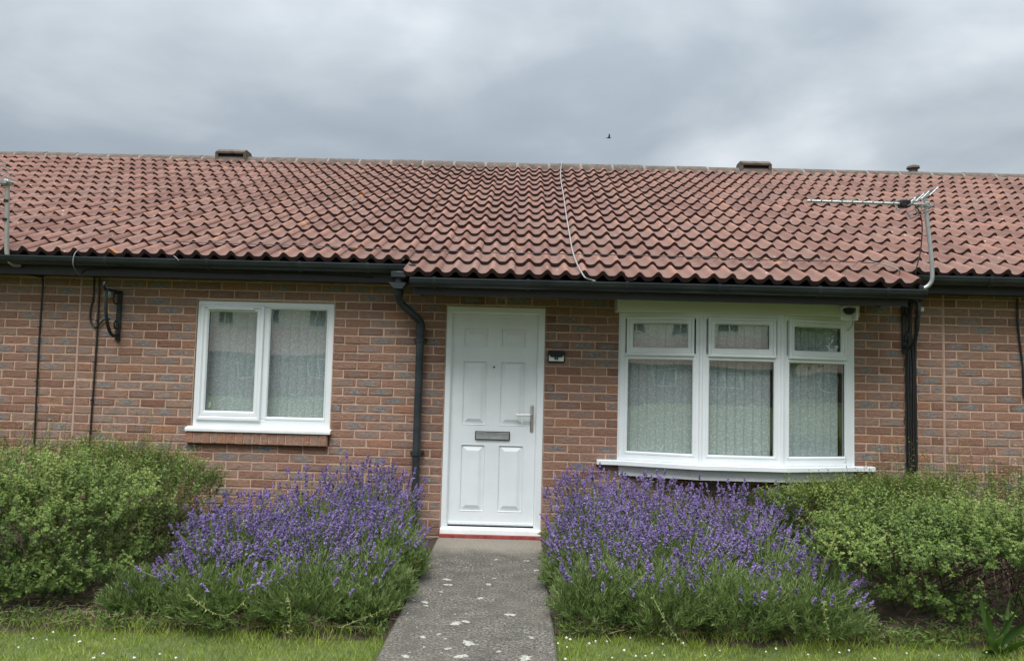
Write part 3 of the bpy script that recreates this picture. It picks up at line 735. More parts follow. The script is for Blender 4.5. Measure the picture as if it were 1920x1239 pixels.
a = MB(); pl = [(BX+.004, -.010), (facets[1][0][0], -PD-.026), (facets[2][0][0], -PD-.026), (3.118, -.010), (3.118, .06), (BX+.004, .06)]
plan(a, pl, .570, .6615, .002); a.build('bay_apron', M_whitedirty, bay)
# head cover board above the bow
a = MB(); a.box(1.022, 3.076, -PD-.045, .003, 1.984, 2.096, .004); a.box(1.026, 3.074, -PD-.052, -PD-.040, 1.978, 2.094, .003); a.build('head_board', M_cream, bay)

# rooms behind the glass (dim, closed boxes)
for (x0, x1, z0, z1) in ((-2.66, -1.47, .9, 2.0), (1.10, 3.10, .71, 1.98)):
    V = [(x, y, z) for x in (x0-.5, x1+.5) for y in (.281, 2.6) for z in (z0-.5, z1+.15)]
    rm = MB(); rm.add(V, [(2,3,7,6), (0,1,3,2), (4,6,7,5), (0,2,6,4), (1,5,7,3)]); rm.build('room', M_dusk, H)
lin = MB()
for (x0, x1, z0, z1) in ((-2.678, -1.453, .9, 2.006), (1.074, 3.122, .70, 1.984)):
    lin.box(x0-.02, x0-.001, .09, .29, z0, z1); lin.box(x1+.001, x1+.02, .09, .29, z0, z1); lin.box(x0, x1, .09, .29, z0-.03, z0-.002); lin.box(x0, x1, .05, .29, z1+.001, z1+.03)
lin.build('reveal', M_whitedirty, H)
# vertical blinds: every vane a part
def blind(name, label, M, width, z0, z1, tilt, pitch=.079, half=.044):
    o = empty(name, M.translation, label, 'blind', 'vertical blinds behind the windows')
    h = MB(); h.box(0, width, .0, .03, z1, z1+.03, 0, M); ob = h.build('head_rail', M_white, None); ob.parent = o; ob.matrix_parent_inverse = Matrix.Translation(-M.translation)
    n = int(width/pitch)+1; proto = None
    for k in range(n):
        Mv = M @ Matrix.Translation((min(k*pitch, width), .015, 0)) @ Matrix.Rotation(tilt+float(tr.normal(0, .025)), 4, 'Z')
        if proto is None:
            v = MB(); c = .5
            pts = [(-half, .004), (-.02, .0), (.02, .0), (half, .004), (half, .0052), (.02, .0012), (-.02, .0012), (-half, .0052)]
            v.prism(pts, 'z', z0, z1); ob = v.build('vane', M_blind, None); proto = ob.data
        else: ob = bpy.data.objects.new('vane', proto); COL.objects.link(ob)
        ob.parent = o; ob.matrix_parent_inverse = Matrix.Translation(-M.translation); ob.matrix_basis = Mv
blind('vertical_blind', 'patterned vertical blind filling the two-pane window left of the door', Matrix.Translation((-2.62, .13, 0)), 1.13, .93, 1.965, R(9))
for i, wd in enumerate(('pane nearest the door', 'middle pane', 'pane under the dome camera')):
    blind('vertical_blind', 'patterned vertical blind behind the bay window '+wd, fr[i] @ Matrix.Translation((.05, .085, 0)), FW-.09, .735, 1.935, R((7, -12, -16)[i]), .076, (.044, .0365, .036)[i])

# ------------------------------------------------------------------ fittings on the wall
# dome camera on the head board
q = at(1588, 589, -PD-.06); cy = -PD-.052
o = empty('security_camera', (q.x, cy, q.z), 'small white dome security camera with black dome at bay window corner', 'camera')
a = MB(); a.box(q.x-.055, q.x+.066, cy-.085, cy, q.z+.045, q.z+.066, .004); a.box(q.x+.046, q.x+.064, cy-.08, cy, q.z-.055, q.z+.045, .004); a.box(q.x-.052, q.x+.046, cy-.012, cy, q.z-.05, q.z+.046, .004); ob = a.build('housing', M_whitedirty, o, loc=(q.x, cy, q.z))
ob.location = (0, 0, 0)
a = MB(); prof = [(.048*math.cos(R(t)), -.054*math.sin(R(t))) for t in range(0, 91, 15)]; vs = []; fs = []
for r_, z in prof:
    for k in range(14): vs.append((r_*math.cos(k*math.pi/7), r_*math.sin(k*math.pi/7), z))
for i in range(6):
    for k in range(14): fs.append((i*14+k, i*14+(k+1) % 14, (i+1)*14+(k+1) % 14, (i+1)*14+k))
a.add(vs, fs); ob = a.build('dome', M_black, o, smooth=True); ob.location = (-.004, -.061, .044)
a = MB(); a.tube([(0, -.030, -.030), (0, -.041, -.038)], .011, 12); ob = a.build('lens', M_iron, o); ob.location = (-.014, -.061, .044)
a = MB(); a.tube(smooth_path([(.045, -.02, -.055), (.07, .05, -.09), (.10, cy*-1-.01, -.13)], 4), .003, 6); ob = a.build('lead', M_cablegrey, o)
# envelope-shaped wall light beside the door
o = empty('wall_light', (.52, 0, 1.584), 'small black and white solar wall light shaped like an envelope beside the door', 'light')
def pt(mb, nm, m_, sm=False): ob = mb.build(nm, m_, o, sm); return ob
a = MB(); a.box(-.075, .073, -.022, .004, -.052, .052, .006); pt(a, 'case', M_black)
a = MB(); a.prism([(-.066, -.040), (.064, -.040), (.064, .020), (.05, -.004), (-.05, -.004), (-.066, .020)], 'y', -.030, -.0205); pt(a, 'diffuser', M_whitedirty)
a = MB(); a.prism([(-.07, .048), (.068, .048), (.068, .022), (.05, -.002), (-.05, -.002), (-.07, .022)], 'y', -.045, -.0205); pt(a, 'cover', M_black)
a = MB(); a.box(-.016, .014, -.048, -.030, -.026, .0, .003); b_ = pt(a, 'sensor_block', M_black)
a = MB(); a.tube([(-.001, -.047, -.012), (-.001, -.051, -.012)], .006, 10); pt(a, 'sensor', M_cablegrey)

# hanging basket brackets
def basket_bracket(loc, turn, label):
    o = empty('basket_bracket', loc, label, 'bracket', 'iron hanging basket brackets'); o.rotation_euler = (0, 0, turn)
    a = MB(); a.box(-.021, .021, -.016, .0, -.44, .0, .003); a.build('wall_bar', M_iron, o)
    a = MB(); a.box(-.018, .018, -.26, -.014, -.018, .002, .003); a.tube(smooth_path([(0, -.26, -.006), (0, -.29, 0), (0, -.30, .025), (0, -.285, .045)], 4), .010, 8); a.build('arm', M_iron, o)
    a = MB(); a.tube(smooth_path([(0, -.25, -.018), (0, -.25, -.10), (0, -.225, -.24), (0, -.17, -.345), (0, -.10, -.395), (0, -.014, -.385)], 5), .014, 8); a.build('brace', M_iron, o, True)
    a = MB(); a.tube(smooth_path([(0, -.02, -.05)]+[(0, -.075+.05*math.cos(t), -.07-.05*math.sin(t)) for t in np.linspace(0, 5.2, 9)], 4), .007, 6)
    a.tube(smooth_path([(0, -.02, -.28)]+[(0, -.05+.03*math.cos(t), -.30-.035*math.sin(t)) for t in np.linspace(0, 5, 8)], 4), .007, 6); a.build('scroll', M_iron, o, True)
    return o
basket_bracket((-3.365, -.006, 2.065), R(3), 'dark iron hanging basket bracket on the wall left of the two-pane window')
basket_bracket((3.560, -.006, 2.13), R(0), 'dark iron hanging basket bracket amid black cables right of the bay window')
o = empty('insulator', (3.70, -.03, 2.075), 'small white cable insulator under the eaves beside the right bracket', 'insulator')
a = MB(); a.tube([(0, .03, 0), (0, -.02, 0)], .012, 10); a.tube([(0, -.01, -.015), (0, -.01, .012), (0, -.01, .022)], [.017, .02, .008], 10); a.build('knob', M_white, o, True)
o = empty('insulator', (-3.452, -.03, 2.03), 'round grey cable junction knob beside the left basket bracket', 'junction knob')
a = MB(); a.tube([(0, .03, 0), (0, -.03, 0), (0, -.045, 0)], [.034, .034, .02], 14); a.box(-.03, .03, -.02, .03, .04, .06, .003); a.build('knob', M_lead, o, True)

# cables
def cable(pts, r, m_, label, n=6, clips=None, smooth=True, group=None):
    a = MB(); P = smooth_path(pts, n) if smooth else pts; base = Vector(pts[-1] if pts[-1][2] < pts[0][2] else pts[0])
    a.tube(P, r, 7); ob = a.build('cable', m_, None, True, loc=tuple(base)); tag(ob, label, 'cable', group)
    for z in (clips or []):
        k = min(P, key=lambda q: abs(q[2]-z)); c = MB(); c.box(k[0]-r-.012, k[0]+r, k[1]-r-.002, k[1]+r, z-.006, z+.006, .002); cb = c.build('clip', M_black if m_ is not M_cablegrey else M_white, None, loc=tuple(base)); cb.location = (0,0,0); cb.parent = ob
    return ob
cable([(-4.14, -.17, 2.182), (-4.09, -.03, 2.175), (-4.064, -.012, 2.13), (-4.062, -.012, 1.6), (-4.05, -.012, .9), (-4.045, -.012, .1)], .0075, M_cableblack, 'black cable running down the wall left of the pink joint', clips=(1.73, 1.25, .8))
cable([(-3.553, -.02, 2.19), (-3.551, -.012, 2.0), (-3.55, -.012, 1.5), (-3.556, -.012, .9), (-3.56, -.012, .1)], .0075, M_cableblack, 'straight black cable down the wall between pink joint and basket bracket', clips=(1.8, 1.43, 1.1))
cable([(-3.60, -.02, 2.19), (-3.602, -.012, 2.0), (-3.620, -.012, 1.90), (-3.615, -.013, 1.80), (-3.58, -.014, 1.745), (-3.545, -.022, 1.745), (-3.50, -.02, 1.80), (-3.44, -.02, 1.815)], .0075, M_cableblack, 'black cable looping into the left basket bracket')
for i, (dx, r, lab) in enumerate(((-.052, .006, 'thin outer-left'), (-.034, .010, 'thick left'), (-.012, .007, 'thin middle'), (.010, .010, 'thick right'), (.032, .012, 'thick outer-right'))):
    x = 3.622+dx
    cable([(x+.03*math.sin(i*2), -.03-.012*(i % 2), 2.19), (x+.02*math.sin(i*1.7), -.02, 1.95), (x+.006*math.sin(i*3), -.016, 1.6), (x, -.016, 1.1), (x+.003, -.016, .1)], r, M_cableblack, lab+' black cable of the bundle right of the bay', clips=(1.58, 1.12, .66) if i == 0 else None, group='black cables in the bundle right of the bay')
cable([(4.545, -.02, 2.19), (4.55, -.012, 1.95), (4.585, -.012, 1.6), (4.59, -.012, 1.33)], .0085, M_cableblack, 'black cable down the wall at the far right edge')
def rp(px_, py_, n):
    d = np.array(r2*((px_-960)/1400) - u2*((py_-619.5)/1400) + fwd); P0 = E0+Nv*n; c = np.array(CAM)
    return tuple(c+d*(((P0-c)@Nv)/(d@Nv)))
cable([(.735, APY+.13, APZ-.05), (.725, APY, APZ+.10), (.72, APY-.12, APZ+.055)]+[rp(a_, b_, .066) for a_, b_ in ((1051, 330), (1057, 370), (1062, 405), (1068, 440), (1073, 468), (1080, 490), (1090, 510), (1098, 521))]+[(.76, -.60, 2.19), (.79, -.625, 2.178)], .0062, M_cablegrey, 'pale cable lying over the roof from ridge down to gutter')
cable([rp(a_, b_, .064) for a_, b_ in ((290, 452), (480, 458), (600, 462), (740, 468), (860, 471), (960, 474), (1060, 476), (1160, 478), (1300, 482), (1420, 487), (1530, 489), (1640, 493))], .0042, M_cabledim, 'thin dark cable strung across the lower roof tiles')
cable([rp(1640, 493, .07), rp(1664, 497, .07), rp(1684, 505, .07), tuple(at(1687, 512, -.31)), tuple(at(1688, 530, -.25))], .005, M_cablegrey, 'short grey cable bending off the roof near the right aerial')
cable([rp(178, 464, .06), rp(160, 465, .06), tuple(at(145, 470, -.30)), tuple(at(138, 482, -.345)), tuple(at(138, 500, -.34)), tuple(at(150, 518, -.22))], .0042, M_cablemid, 'grey cable looped over the left gutter')
cable([tuple(at(152, 512, -.206)), tuple(at(170, 505, -.206)), tuple(at(260, 505, -.206)), tuple(at(420, 512, -.206)), tuple(at(560, 513, -.206)), tuple(at(700, 520, -.206))], .005, M_cableblack, 'black cable pinned along the left fascia board')
cable([tuple(at(326, 480, -.34)), tuple(at(331, 484, -.345)), tuple(at(335, 489, -.34))], .004, M_cablegrey, 'short pale wire end on the left gutter')

# TV aerials
o = empty('tv_aerial', (3.54, -.47, 2.21), 'grey yagi TV aerial on a bent mast at the right end of the eaves', 'aerial', 'roof aerials')
def loc_part(mb, nm, m_, root, sm=True):
    ob = mb.build(nm, m_, None, sm, loc=tuple(root.location)); ob.location = (0, 0, 0); ob.parent = root; return ob
mx = [at(1722, 541, -.47), at(1733, 540, -.47), at(1743, 533, -.48), at(1748, 518, -.49), at(1745, 470, -.5), at(1739, 420, -.5), at(1735, 372, -.5)]
a = MB(); a.tube(smooth_path(mx, 5), .0165, 12); loc_part(a, 'mast', M_alu, o)
a = MB(); a.box(3.43, 3.475, -.50, -.44, 2.19, 2.225, .004); loc_part(a, 'mast_foot', M_gutter, o)
bl, brr = at(1513, 377, -.5), at(1744, 384, -.5)
a = MB(); a.tube([bl, brr], .012, 6); loc_part(a, 'boom', M_alu, o)
for t in np.linspace(.03, .70, 9):
    p = bl.lerp(brr, float(t)); a = MB(); a.tube([p+Vector((0, -.10, .008)), p+Vector((0, .10, .008))], .0045, 6); loc_part(a, 'director', M_alu if t < .1 else M_lead, o)
p = bl.lerp(brr, .80); a = MB(); a.tube(smooth_path([p+Vector((0, -.13, .02)), p+Vector((.0, -.14, .0)), p+Vector((0, -.13, -.02)), p+Vector((0, .13, -.02)), p+Vector((0, .14, 0)), p+Vector((0, .13, .02)), p+Vector((0, -.13, .02))], 4), .005, 6); loc_part(a, 'dipole', M_alu, o)
a = MB(); a.box(p.x-.05, p.x+.03, -.535, -.465, p.z-.03, p.z+.03, .006); loc_part(a, 'balun_box', M_black, o)
for sgn, pts in ((1, [(.90, .0, .03), (.93, .0, .055), (.955, .0, .08), (.975, 0, .105)]), (-1, [(.90, 0, -.03), (.92, 0, -.055), (.93, 0, -.08)])):
    a = MB()
    for (t, _, dz) in pts:
        p = bl.lerp(brr, t); a.tube([p+Vector((0, -.19, dz)), p+Vector((0, .19, dz))], .0045, 6)
    for yy in (-.17, -.04, .04, .17):
        p0 = bl.lerp(brr, pts[0][0]); p1 = bl.lerp(brr, pts[-1][0]); a.tube([p0+Vector((0, yy, pts[0][2])), p1+Vector((0, yy, pts[-1][2]))], .004, 6)
    loc_part(a, 'reflector', M_alu, o)
a = MB(); a.tube([brr+Vector((.01, -.03, 0)), brr+Vector((.03, .0, .0)), brr+Vector((.01, .03, 0))], .007, 6); a.box(brr.x-.05, brr.x-.01, -.525, -.475, brr.z-.02, brr.z+.02, .004); loc_part(a, 'mast_clamp', M_alu, o)
a = MB(); a.tube(smooth_path([at(1716, 386, -.5), at(1724, 398, -.47), at(1729, 425, -.44), at(1726, 470, -.40), at(1718, 505, -.36), at(1716, 530, -.3)], 6), .0055, 6); loc_part(a, 'coax_lead', M_cabledim, o)
o = empty('tv_aerial', (-4.2, -.22, 2.25), 'grey TV aerial mast with clamp at the left edge of the roof', 'aerial', 'roof aerials')
mx = [at(38, 497, -.215), at(26, 496, -.26), at(17, 488, -.30), at(13, 472, -.31), at(13, 420, -.32), at(14, 340, -.33)]
a = MB(); a.tube(smooth_path(mx, 5), .0185, 12); loc_part(a, 'mast', M_rustgalv, o)
e_ = at(14, 340, -.33)
a = MB(); a.box(e_.x-.05, e_.x+.03, -.37, -.29, e_.z-.03, e_.z+.01, .005); a.tube([e_+Vector((.02, -.05, -.01)), e_+Vector((.05, 0, -.01)), e_+Vector((.02, .05, -.01))], .006, 6); loc_part(a, 'mast_clamp', M_alu, o)
for dz in (-.17, -.33): a = MB(); q = e_+Vector((.002, .0, dz)); a.tube([q+Vector((0, 0, .01)), q-Vector((0, 0, .01))], .022, 10); loc_part(a, 'cable_tie', M_black, o)
a = MB(); a.tube([e_+Vector((.0, 0, -.015)), e_+Vector((-.95, .05, -.0))], .012, 6); loc_part(a, 'boom', M_alu, o)
for t in np.linspace(.1, .95, 10): p = (e_+Vector((.0, 0, -.015))).lerp(e_+Vector((-.95, .05, 0)), float(t)); a = MB(); a.tube([p+Vector((0, -.11, .01)), p+Vector((0, .11, .01))], .0045, 6); loc_part(a, 'director', M_alu, o)
a = MB()
for k in range(4): a.tube([e_+Vector((-.02-.03*k, -.16, .04+.05*k)), e_+Vector((-.02-.03*k, .16, .04+.05*k))], .005, 6); a.tube([e_+Vector((-.02-.03*k, -.16, -.06-.05*k)), e_+Vector((-.02-.03*k, .16, -.06-.05*k))], .005, 6)
loc_part(a, 'reflector', M_alu, o)
a = MB(); a.tube(smooth_path([e_+Vector((-.15, 0, -.03)), e_+Vector((-.06, -.02, -.22)), e_+Vector((-.10, -.02, -.40)), e_+Vector((-.14, .02, -.6))], 5), .0065, 6); loc_part(a, 'coax_lead', M_cabledim, o)

# a small bird far off in the sky
bp = at(1142, 259, 20)
o = empty('bird', bp, 'small dark bird gliding in the cloudy sky above the roof', 'bird')
vs, fs = [], []
ring = [(-.16, .004, 0), (-.12, .03, 0), (-.03, .045, .004), (.06, .03, .006), (.10, .028, .012), (.135, .004, .01)]
for x, r_, dz in ring:
    for k in range(6): vs.append((x, r_*math.cos(k*1.047), dz+r_*.8*math.sin(k*1.047)))
for i in range(len(ring)-1):
    for k in range(6): fs.append((i*6+k, i*6+(k+1) % 6, (i+1)*6+(k+1) % 6, (i+1)*6+k))
for sg in (1, -1):
    b0 = len(vs); vs += [(.05, sg*.02, .02), (-.05, sg*.02, .02), (.04, sg*.13, .10), (-.04, sg*.13, .10), (-.01, sg*.26, .17), (-.06, sg*.22, .15), (.05, sg*.02, .012), (-.05, sg*.02, .012)]
    fs += [(b0, b0+1, b0+3, b0+2), (b0+2, b0+3, b0+5, b0+4), (b0+6, b0+2, b0+3, b0+7)]
vs += [(-.15, .01, .0), (-.15, -.01, 0), (-.23, -.035, -.005), (-.23, .035, -.005)]; n_ = len(vs); fs.append((n_-4, n_-3, n_-2, n_-1))
a = MB(); a.add(vs, fs); a.build('body', M_black, o).scale = (.62, .62, .62)

# ------------------------------------------------------------------ plants
def leaves(P, Dr, Nn, L, Wd, mid=.45, fold=.12):
    """one folded diamond (4 verts, 2 triangles) per leaf"""
    Dr = Dr/np.linalg.norm(Dr, axis=1, keepdims=True); S = np.cross(Dr, Nn); S /= np.linalg.norm(S, axis=1, keepdims=True)+1e-9; Up = np.cross(S, Dr)
    L = L[:, None]; Wd = Wd[:, None]
    a = P; c = P+Dr*L; m_ = P+Dr*L*mid+Up*Wd*fold*2
    V = np.stack([a, m_-S*Wd*.5, c, m_+S*Wd*.5], 1).reshape(-1, 3); i = np.arange(len(P))*4
    return V, np.concatenate([np.stack([i, i+1, i+2], 1), np.stack([i, i+2, i+3], 1)])
def rib(P0, P1, Wd, sag=None):
    """thin two-sided three-cornered stems from P0 to P1"""
    d = P1-P0; d /= np.linalg.norm(d, axis=1, keepdims=True)+1e-9; a = np.cross(d, np.array([.3, .9, .2])); a /= np.linalg.norm(a, axis=1, keepdims=True); b = np.cross(d, a)
    Wd = Wd[:, None]*.5; V = []
    mid = (P0+P1)/2+(sag if sag is not None else 0)
    for q, k in ((P0, 1.), (mid, .9), (P1, .6)):
        for t in (0, 2.094, 4.189): V.append(q+(a*math.cos(t)+b*math.sin(t))*Wd*k)
    V = np.stack(V, 1).reshape(-1, 3); i = np.arange(len(P0))*9; F = []
    for r_ in (0, 3):
        for k in range(3): F.append(np.stack([i+r_+k, i+r_+(k+1) % 3, i+r_+3+(k+1) % 3, i+r_+3+k], 1))
    return V, np.concatenate(F)
def unit(n, r): v = r.normal(size=(n, 3)); return v/np.linalg.norm(v, axis=1, keepdims=True)

def shrub(name, label, x0, x1, y0, y1, top, seed, nshoot, gap, leader, hollows=()):
    """potentilla-like bush: shoots over a lumpy box-dome, each shoot carrying little leaf clusters"""
    r = np.random.default_rng(seed); root = empty(name, ((x0+x1)/2, (y0+y1)/2, GZ), label, 'shrub', 'green shrubs flanking the lavender')
    B = []
    hx, hy = (x1-x0)/2, (y1-y0)/2; cx, cyy = (x0+x1)/2, (y0+y1)/2
    n = nshoot*8
    d = unit(n, r); d[:, 2] = np.where(d[:, 2] < 0, d[:, 2]*.95, d[:, 2])
    pw = .55
    q = np.sign(d)*np.abs(d)**pw                                     # squash towards a box
    q /= np.max(np.abs(d)**pw, axis=1, keepdims=True)**.55
    q = q/np.maximum(1, np.linalg.norm(q*np.array([.78, .78, .86]), axis=1, keepdims=True))
    lump = 1+.10*vnoise(q*np.array([hx, hy, .7])+seed, 3.6, seed)+.05*vnoise(q*np.array([hx, hy, .7]), 9, seed+1)
    dep = 1-.42*r.random(n)**2.2
    P = np.stack([cx+q[:, 0]*hx, cyy+q[:, 1]*hy, .30+q[:, 2]*np.where(q[:, 2] > 0, top-.30, .33)], 1)
    C = np.array([cx, cyy, .25]); P[:, 2] = .30+(P[:, 2]-.30)*lump*dep*(1+np.clip((P[:, 0]-2.9)*.14, 0, .3)*(P[:, 0] > 0)); P[:, :2] = C[:2]+(P[:, :2]-C[:2])*(lump*dep)[:, None]
    g = vnoise(P, 5.5, seed+9)
    low = np.clip((.42-P[:, 2])/.45, 0, 1)
    keep = (P[:, 2] > GZ+.03) & (r.random(n) > low*gap) & (g > -.75+low*gap*1.0)
    for (hx_, hz_, rx, rz) in hollows: keep &= ~((((P[:, 0]-hx_)/rx)**2+((P[:, 2]-hz_)/rz)**2 < 1) & (P[:, 1] < cyy) & (r.random(len(P)) < .86))
    P = P[keep][:nshoot]; n = len(P); dn = (P-C)/np.array([hx, hy, top*.6]); dn /= np.linalg.norm(dn, axis=1, keepdims=True)
    dirs = dn*.75+np.array([0, 0, .75])+unit(n, r)*.55; dirs /= np.linalg.norm(dirs, axis=1, keepdims=True)
    SL = r.uniform(.07, .14, n)*(1+.35*(dirs[:, 2] > .8)*(P[:, 2] > top*.75)*r.random(n))
    # a few leaders standing proud of the top
    if leader:
        m_ = r.random(n) < 1.5*leader*(1+1.8*(P[:, 0] > 3.1)); m_ &= P[:, 2] > top*.8; m_ &= (P[:, 0] > 2.9) | (P[:, 0] < 0); SL[m_] *= r.uniform(1.5, 3.1, m_.sum()); dirs[m_] = dirs[m_]*.35+np.array([0, 0, .9])
    ncl = 9; T = (np.arange(ncl)+.5)/ncl
    bend = unit(n, r)*.25
    CP = P[:, None, :]+dirs[:, None, :]*(SL[:, None]*T)[:, :, None]+bend[:, None, :]*(SL[:, None]*T**2)[:, :, None]*.5
    CP = CP.reshape(-1, 3); cd_ = np.repeat(dirs, ncl, 0); clt = np.repeat(r.beta(2, 2, n), ncl); tt = np.tile(T, n)
    k = 5; nc = len(CP); out = unit(nc, r); out = out-cd_*(out*cd_).sum(1, keepdims=True)*.7+cd_*.35; out /= np.linalg.norm(out, axis=1, keepdims=True)
    LP = np.repeat(CP+out*.006, k, 0); base_ = np.repeat(out, k, 0); sd_ = np.repeat(np.cross(out, cd_), k, 0)
    ang = np.tile(np.radians([-75, -38, 0, 38, 75]), nc)[:, None]
    LD = base_*np.cos(ang)+sd_*np.sin(ang)+unit(nc*k, r)*.22
    LL = np.tile([.7, .9, 1.05, .9, .7], nc)*r.uniform(.010, .027, nc*k)*np.repeat(1.15-.45*tt, k)
    nn = np.repeat(cd_, k, 0)+unit(nc*k, r)*.5
    V, F = leaves(LP, LD, nn, LL, LL*r.uniform(.38, .55, nc*k), .5, .1)
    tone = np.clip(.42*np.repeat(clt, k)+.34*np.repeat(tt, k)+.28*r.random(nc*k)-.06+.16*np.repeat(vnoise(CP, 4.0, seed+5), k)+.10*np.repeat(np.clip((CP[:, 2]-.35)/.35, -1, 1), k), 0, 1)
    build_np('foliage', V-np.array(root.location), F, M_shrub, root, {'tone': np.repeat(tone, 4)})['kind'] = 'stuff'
    # shoots and woody stems
    Vs, Fs = rib(P-dirs*.03, P+dirs*SL[:, None], np.full(n, .0022))
    ng = 700; gx = r.normal(0, .5, ng)*hx*.8+cx; gy = r.normal(0, .35, ng)*hy+cyy
    gx = np.clip(gx, x0+.15, x1-.15); gy = np.clip(gy, y0+.1, y1-.1)
    Q0 = np.stack([gx, gy, np.full(ng, GZ)], 1); tgt = P[r.integers(0, n, ng)]; Q1 = Q0+(tgt-Q0)*r.uniform(.75, 1, (ng, 1)); Q1[:, 0] = Q0[:, 0]+np.clip(Q1[:, 0]-Q0[:, 0], -.35, .35)
    Vw, Fw = rib(Q0, Q1, r.uniform(.004, .010, ng), unit(ng, r)*.04)
    build_np('woody_stem', np.concatenate([Vs, Vw])-np.array(root.location), np.concatenate([Fs, Fw+len(Vs)]), M_twig, root)['kind'] = 'stuff'
    return root
shrub('potentilla_shrub', 'tall bushy green shrub left of the purple lavender, under the two wall cables', -5.7, -2.14, -2.34, -.20, .74, 21, 9500, .35, .03)
shrub('potentilla_shrub', 'sprawling green shrub with bare woody base at the right, below the cable bundle', 2.12, 5.9, -2.34, -.14, .62, 22, 9800, .55, .03, ((2.25, .20, .22, .16), (2.95, .24, .34, .15), (3.3, .10, .25, .12), (2.6, .05, .2, .08)))

